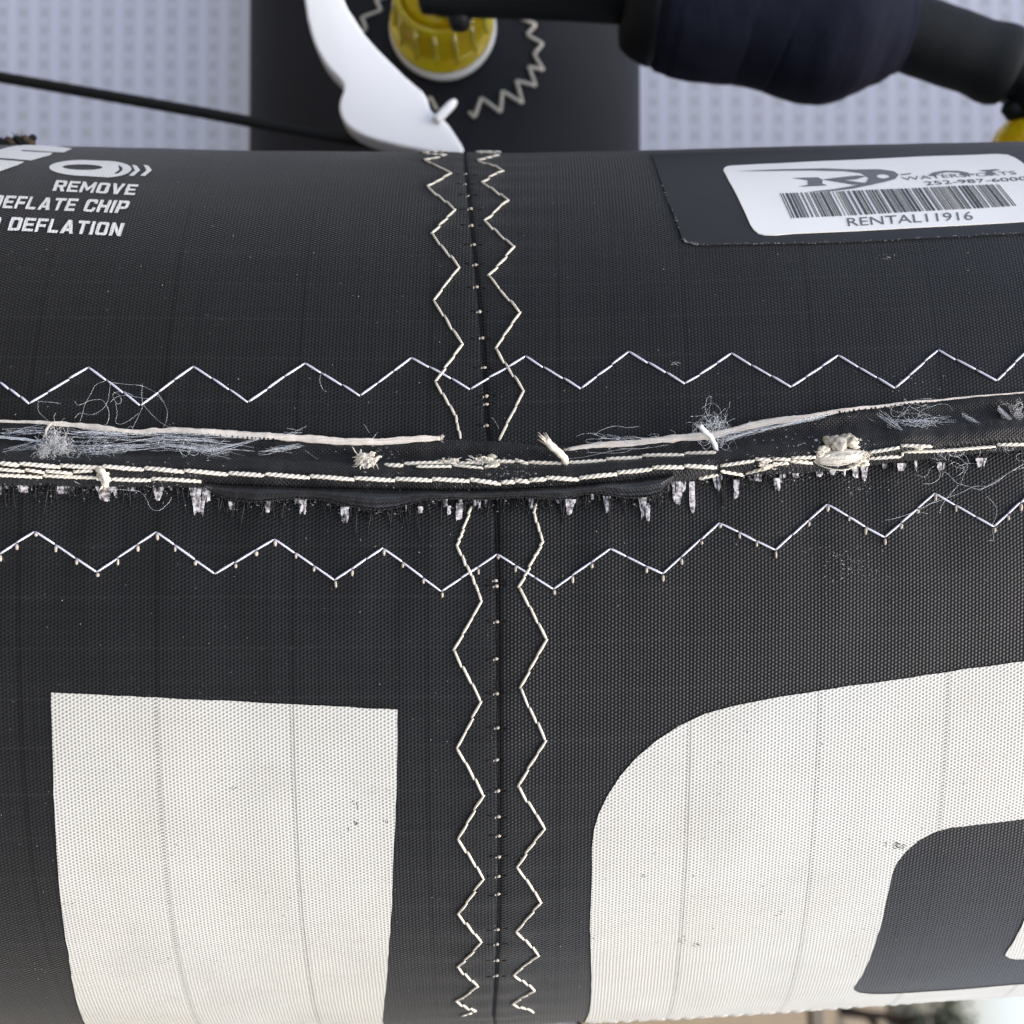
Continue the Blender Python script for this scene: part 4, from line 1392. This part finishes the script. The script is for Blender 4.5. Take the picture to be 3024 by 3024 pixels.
ex = bmesh.ops.extrude_face_region(bm, geom=[f])
bmesh.ops.translate(bm, vec=(0, 0.0056, 0), verts=[v for v in ex['geom'] if isinstance(v, bmesh.types.BMVert)])
bmesh.ops.recalc_face_normals(bm, faces=bm.faces)
me = bpy.data.meshes.new('clip_body')
bm.to_mesh(me)
bm.free()
me.polygons.foreach_set('use_smooth', [True] * len(me.polygons))
me.materials.append(MAT['plastic'])
o = bpy.data.objects.new('clip_body', me)
link(o, clip, None)
bv = o.modifiers.new('b', 'BEVEL')
bv.width = 0.0019
bv.segments = 5
bv.limit_method = 'ANGLE'
bv.angle_limit = math.radians(50)
bv.use_clamp_overlap = True
m = MB()
pa, pb = at(800 + 940 / 1.932, 690 / 1.932, CY - 0.0004), at(800 + 1055 / 1.932, 572 / 1.932, CY - 0.0004)
pp = [pa.lerp(pb, k / 8) for k in range(9)]
m.sweep(pp, [0.00085, 0.00085, 0.00085, 0.00085, 0.00085, 0.00085, 0.00083, 0.00072, 0.0004], 10)
obj('peg', m, MAT['plastic'], clip)

cord = thing('bungee_cord', 'thin black cord running from the left edge to the white clip', 'cord', at(600, 335, 0.19))
m = MB()
cpts = [at(x, y, Y) for x, y, Y in ((-900, 70, 0.205), (-400, 155, 0.2), (0, 228, 0.196), (300, 280, 0.194), (600, 333, 0.193), (800, 371, 0.192), (1000, 407, 0.191), (1150, 432, 0.190), (1280, 456, 0.189), (1420, 485, 0.187))]
dense = []
for i in range(9 * 14 + 1):
    k = min(i // 14, 8)
    dense.append(cpts[k].lerp(cpts[k + 1], (i - 14 * k) / 14))
m.sweep(dense, [0.00105 * (1 + 0.05 * (i % 2)) for i in range(len(dense))], 10)
obj('cord_sheath', m, MAT['blackcord'], cord)

tw = thing('twisted_cord', 'short frayed brown and black cord end above the white lettering at the left', 'cord', at(0, 420, 0.146))
for k in (0, 1):
    m = MB()
    pts = []
    for i in range(80):
        f = i / 79
        c = at(-260 + 360 * f, 446 - 30 * f + 12 * (1 - f) ** 2, 0.143)
        a = f * 46 + k * math.pi
        pts.append(c + Vector((0, math.cos(a), math.sin(a))) * 0.00042)
    m.sweep(pts, [0.00052 * (1 + 0.25 * noise.noise(Vector((i * .9, k, 0)))) for i in range(80)], 7)
    obj('strand', m, MAT['browncord'] if k else MAT['blackcord'], tw)
m = MB()
rnd = random.Random(3)
for i in range(150):
    f = rnd.random()
    c = at(-260 + 360 * f, 446 - 30 * f + 12 * (1 - f) ** 2, 0.143)
    d = Vector((rnd.uniform(-.5, .5), rnd.uniform(-1, 0.2), rnd.uniform(-1, 1)))
    m.sweep([c + d * 0.0006, c + d * 0.0014], [0.00009, 0.00003], 3)
obj('frayed_fibre', m, MAT['browncord'], tw, kind='stuff')

def lathe(mb, c, ax, prof, seg=40):
    ax = Vector(ax).normalized()
    u = ax.orthogonal().normalized()
    w = ax.cross(u)
    vs, fs = [], []
    for d, r in prof:
        for k in range(seg):
            a = 2 * math.pi * k / seg
            vs.append(c + ax * d + (u * math.cos(a) + w * math.sin(a)) * r)
    for i in range(len(prof) - 1):
        for k in range(seg):
            k2 = (k + 1) % seg
            fs.append((i * seg + k, i * seg + k2, (i + 1) * seg + k2, (i + 1) * seg + k))
    mb.add(vs, fs)

vc = at(1308, 82, 0.2165)
valve = thing('inflation_valve', 'translucent yellow hose valve on a white base in a stitched ring', 'valve', vc)
AX = (0.0, -1, 0.02)
m = MB()
lathe(m, vc, AX, [(-0.0015, 0.0005), (-0.0015, 0.0108), (0.0002, 0.0113), (0.0012, 0.0112), (0.0017, 0.0104), (0.0017, 0.0003)])
obj('valve_base', m, MAT['sticker'], valve)
m = MB()
lathe(m, vc, AX, [(0.0019, 0.002), (0.0019, 0.0107), (0.0028, 0.0109), (0.0036, 0.0107), (0.0042, 0.0098), (0.0060, 0.0094), (0.012, 0.0089), (0.0150, 0.0087), (0.0155, 0.0083), (0.0150, 0.0076), (0.008, 0.0074), (0.0045, 0.0070), (0.0040, 0.002)])
obj('valve_cup', m, MAT['amber'], valve)
for k in range(14):
    a = 2 * math.pi * (k + 0.3) / 14
    d = Vector((math.cos(a), 0.02 * math.sin(a), math.sin(a)))
    m = MB()
    m.sweep([vc + Vector(AX).normalized() * t_ + d * r_ for t_, r_ in ((0.0040, 0.0100), (0.0062, 0.0095), (0.0105, 0.0092), (0.0148, 0.0088))], [0.0004, 0.0005, 0.0005, 0.0003], 6)
    obj('valve_rib', m, MAT['amber'], valve)
m = MB()
lathe(m, vc, AX, [(0.0043, 0.0003), (0.0043, 0.0052), (0.012, 0.0055), (0.012, 0.0068), (0.014, 0.0070), (0.016, 0.0067), (0.016, 0.0003)])
obj('valve_core', m, MAT['amber'], valve)

hose = thing('pump_hose', 'black air hose in a thick navy sleeve across the top right', 'hose', at(1900, -20, 0.19))
H0 = at(1290, -62, 0.188)
m = MB()
hp = [at(1255, -70, 0.1895), at(1330, -64, 0.189), at(1500, -60, 0.189), at(1700, -52, 0.189), at(1880, -40, 0.189), at(2000, -30, 0.189)]
dense = []
for i in range(5 * 10 + 1):
    k = min(i // 10, 4)
    dense.append(hp[k].lerp(hp[k + 1], (i - 10 * k) / 10))
m.sweep(dense, [0.0064] * 6 + [0.0066] * (len(dense) - 6), 24, normal=(0, -1, 0))
obj('hose_pipe', m, MAT['rubber'], hose)
m = MB()
sa_ = at(1357, -30, 0.1915)
sb_ = at(1357, 84, 0.1915)
m.sweep([sa_.lerp(sb_, k / 6) for k in range(7)], [0.0024, 0.0024, 0.0024, 0.0023, 0.0023, 0.0021, 0.0016], 14)
obj('hose_elbow', m, MAT['rubber'], hose)
SY = 0.187
sc = SY / 3024
m = MB()
band = [(1925, -42, 205), (1960, -40, 232), (2010, -36, 244), (2085, -24, 248), (2150, -16, 246), (2212, -8, 241), (2280, 8, 240), (2339, 22, 240), (2390, 42, 240), (2434, 58, 238), (2475, 66, 232), (2510, 72, 222), (2545, 78, 205), (2580, 85, 180), (2615, 92, 150), (2650, 96, 122), (2672, 100, 112)]
ctr = [at(x, y, SY) for x, y, r in band]
ctr2, rad2 = [], []
for i in range(len(ctr) - 1):
    for k in range(4):
        ctr2.append(ctr[i].lerp(ctr[i + 1], k / 4))
        rad2.append((band[i][2] + (band[i + 1][2] - band[i][2]) * k / 4) * sc)
ctr2.append(ctr[-1])
rad2.append(band[-1][2] * sc)
m.sweep(ctr2, rad2, 64, normal=(0, -1, 0))
for v in m.v:
    d = 0.00045 * noise.noise(v * 160) + 0.00006 * noise.noise(Vector((v.x * 420, v.y * 120, v.z * 120)))
    v.y -= d
    v.z -= d
sleeve = obj('hose_sleeve', m, MAT['neoprene'], hose)
m = MB()
band = [(1843, -46, 100), (1846, -46, 140), (1852, -45, 172), (1866, -44, 194), (1890, -44, 208), (1915, -43, 218), (1932, -42, 222), (1938, -42, 210)]
m.sweep([at(x, y, SY) for x, y, r in band], [r * sc for x, y, r in band], 36, normal=(0, -1, 0))
obj('sleeve_cuff', m, MAT['blackcord'], hose)
m = MB()
a_, b_ = at(2625, 78, SY), at(2985, 203, SY)
rr = [103, 106, 106, 106, 107, 106, 106, 107, 106, 105, 104, 108, 113, 113, 104]
m.sweep([a_.lerp(b_, k / 14) for k in range(15)], [r * sc for r in rr], 32, normal=(0, -1, 0))
obj('hose_cover', m, MAT['ribhose'], hose)
m = MB()
pts = [at(2975, 200, SY), at(3010, 215, SY), at(3050, 240, SY), at(3085, 285, SY - 0.001), at(3100, 330, SY - 0.001)]
m.sweep(pts, [88 * sc, 90 * sc, 90 * sc, 88 * sc, 84 * sc], 24, normal=(0, -1, 0))
m.sweep([at(2962, 318, SY), at(2985, 324, SY), at(3030, 330, SY), at(3100, 338, SY)], [14 * sc, 30 * sc, 34 * sc, 36 * sc], 14)
obj('hose_elbow', m, MAT['rubber'], hose)

v2 = at(3070, 435, 0.190)
valve2 = thing('inflation_valve', 'second yellow valve half hidden behind the black tube at the right edge', 'valve', v2)
m = MB()
lathe(m, v2, (0.25, -0.25, 1), [(-0.004, 0.0005), (-0.004, 0.0082), (0.000, 0.0084), (0.0012, 0.0082), (0.0034, 0.0070), (0.0050, 0.0058), (0.0054, 0.0054), (0.0050, 0.0048), (0.000, 0.0046), (-0.003, 0.0003)])
obj('valve_cup', m, MAT['amber'], valve2)
m = MB()
lathe(m, v2, (0.25, -0.25, 1), [(-0.0062, 0.0004), (-0.0062, 0.0100), (-0.0050, 0.0104), (-0.0041, 0.0100), (-0.0041, 0.0004)])
obj('valve_base', m, MAT['sticker'], valve2)

# ------------------------------------------------------------------ ground, trees (built in world space)
def wobj(name, verts, faces, mat, loc=(0, 0, 0), parent=None, kind=None, smooth=False):
    me = bpy.data.meshes.new(name)
    me.from_pydata(verts, [], faces)
    me.materials.append(mat)
    if smooth:
        me.polygons.foreach_set('use_smooth', [True] * len(me.polygons))
    o = bpy.data.objects.new(name, me)
    COL.objects.link(o)
    if parent:
        o.parent = parent
    else:
        o.location = loc
    if kind:
        o['kind'] = kind
    return o

gv, gf = [], []
rings = [0, 1.5, 3, 5, 8, 12, 18, 27, 40, 60, 100, 200, 500, 1500]
for i, r in enumerate(rings):
    for k in range(64):
        a = 2 * math.pi * k / 64
        x, y = r * math.cos(a), r * math.sin(a)
        h = 0 if r < 4 or r > 400 else 0.10 * noise.noise(Vector((x * 0.15, y * 0.15, 0)))
        gv.append((x, y, h))
for i in range(len(rings) - 1):
    for k in range(64):
        k2 = (k + 1) % 64
        gf.append((i * 64 + k, i * 64 + k2, (i + 1) * 64 + k2, (i + 1) * 64 + k))
wobj('ground', gv, gf, MAT['ground'], kind='structure', smooth=True)
pv, pf = [], []
for i in range(40):
    f = i / 39
    x, y = 1.5 + 9 * f, 12.0 + 6 * f + 0.5 * math.sin(5 * f)
    h = 0.16
    pv += [(x, y - 0.5, h), (x, y + 0.5, h)]
    if i:
        pf.append((2 * i - 2, 2 * i - 1, 2 * i + 1, 2 * i))
wobj('band', pv, pf, MAT['band'], kind='structure')  # flat dark band slanting across the ground

def tree(x, y, H, W, seed, label):
    rnd = random.Random(seed)
    root = bpy.data.objects.new('leafy_tree', None)
    COL.objects.link(root)
    root.location = (x, y, 0)
    root['label'], root['category'], root['group'] = label, 'tree', 'trees beyond the dry ground'
    mb = MB()
    mb.sweep([(0, 0, -0.1), (0.03, 0.02, H * 0.2), (-0.02, 0.05, H * 0.45), (0.02, 0, H * 0.75)], [0.16, 0.12, 0.09, 0.03], 8, normal=(1, 0, 0))
    cl = []
    for i in range(9):
        a, hh = rnd.uniform(0, 6.28), rnd.uniform(0.25, 0.85) * H
        rr = W * rnd.uniform(0.3, 0.8) * (1.15 - abs(hh / H - 0.45))
        e = Vector((math.cos(a) * rr, math.sin(a) * rr, hh + 0.1 * H))
        mb.sweep([(0, 0, hh * 0.6), tuple(e * 0.5 + Vector((0, 0, hh * 0.35))), tuple(e)], [0.06, 0.04, 0.015], 5, normal=(1, 0, 0))
        cl.append((e, rnd.uniform(0.3, 0.55) * W))
    cl.append((Vector((0, 0, H * 0.85)), 0.4 * W))
    wobj('trunk', [tuple(v) for v in mb.v], mb.f, MAT['bark'], parent=root, smooth=True)
    vs, fs = [], []
    for e, r in cl:
        for i in range(150):
            d = Vector((rnd.gauss(0, 1), rnd.gauss(0, 1), rnd.gauss(0, .8)))
            p = e + d.normalized() * r * rnd.random() ** 0.4
            q = Vector((rnd.gauss(0, 1), rnd.gauss(0, 1), rnd.gauss(0, 1))).normalized()
            w = q.orthogonal().normalized()
            L = rnd.uniform(0.07, 0.15)
            k = len(vs)
            vs += [tuple(p - q * L), tuple(p + w * L * 0.45), tuple(p + q * L), tuple(p - w * L * 0.45)]
            fs.append((k, k + 1, k + 2, k + 3))
    wobj('crown', vs, fs, MAT['leaf'], parent=root)
az0 = math.atan2(0.489, 1.08)
for i, (da, dist, H, W, lb) in enumerate(((0.5, 30, 3.1, 1.3, 'bushy green tree nearest the open sky beyond the kite tube'), (2.6, 33, 2.7, 1.2, 'lower round tree farther along behind the kite tube'), (6.0, 34, 3.5, 1.5, 'taller tree at the far end of the tree line'))):
    a = az0 + math.radians(da)
    tree(dist * math.sin(a), dist * math.cos(a), H, W, 40 + i, lb)
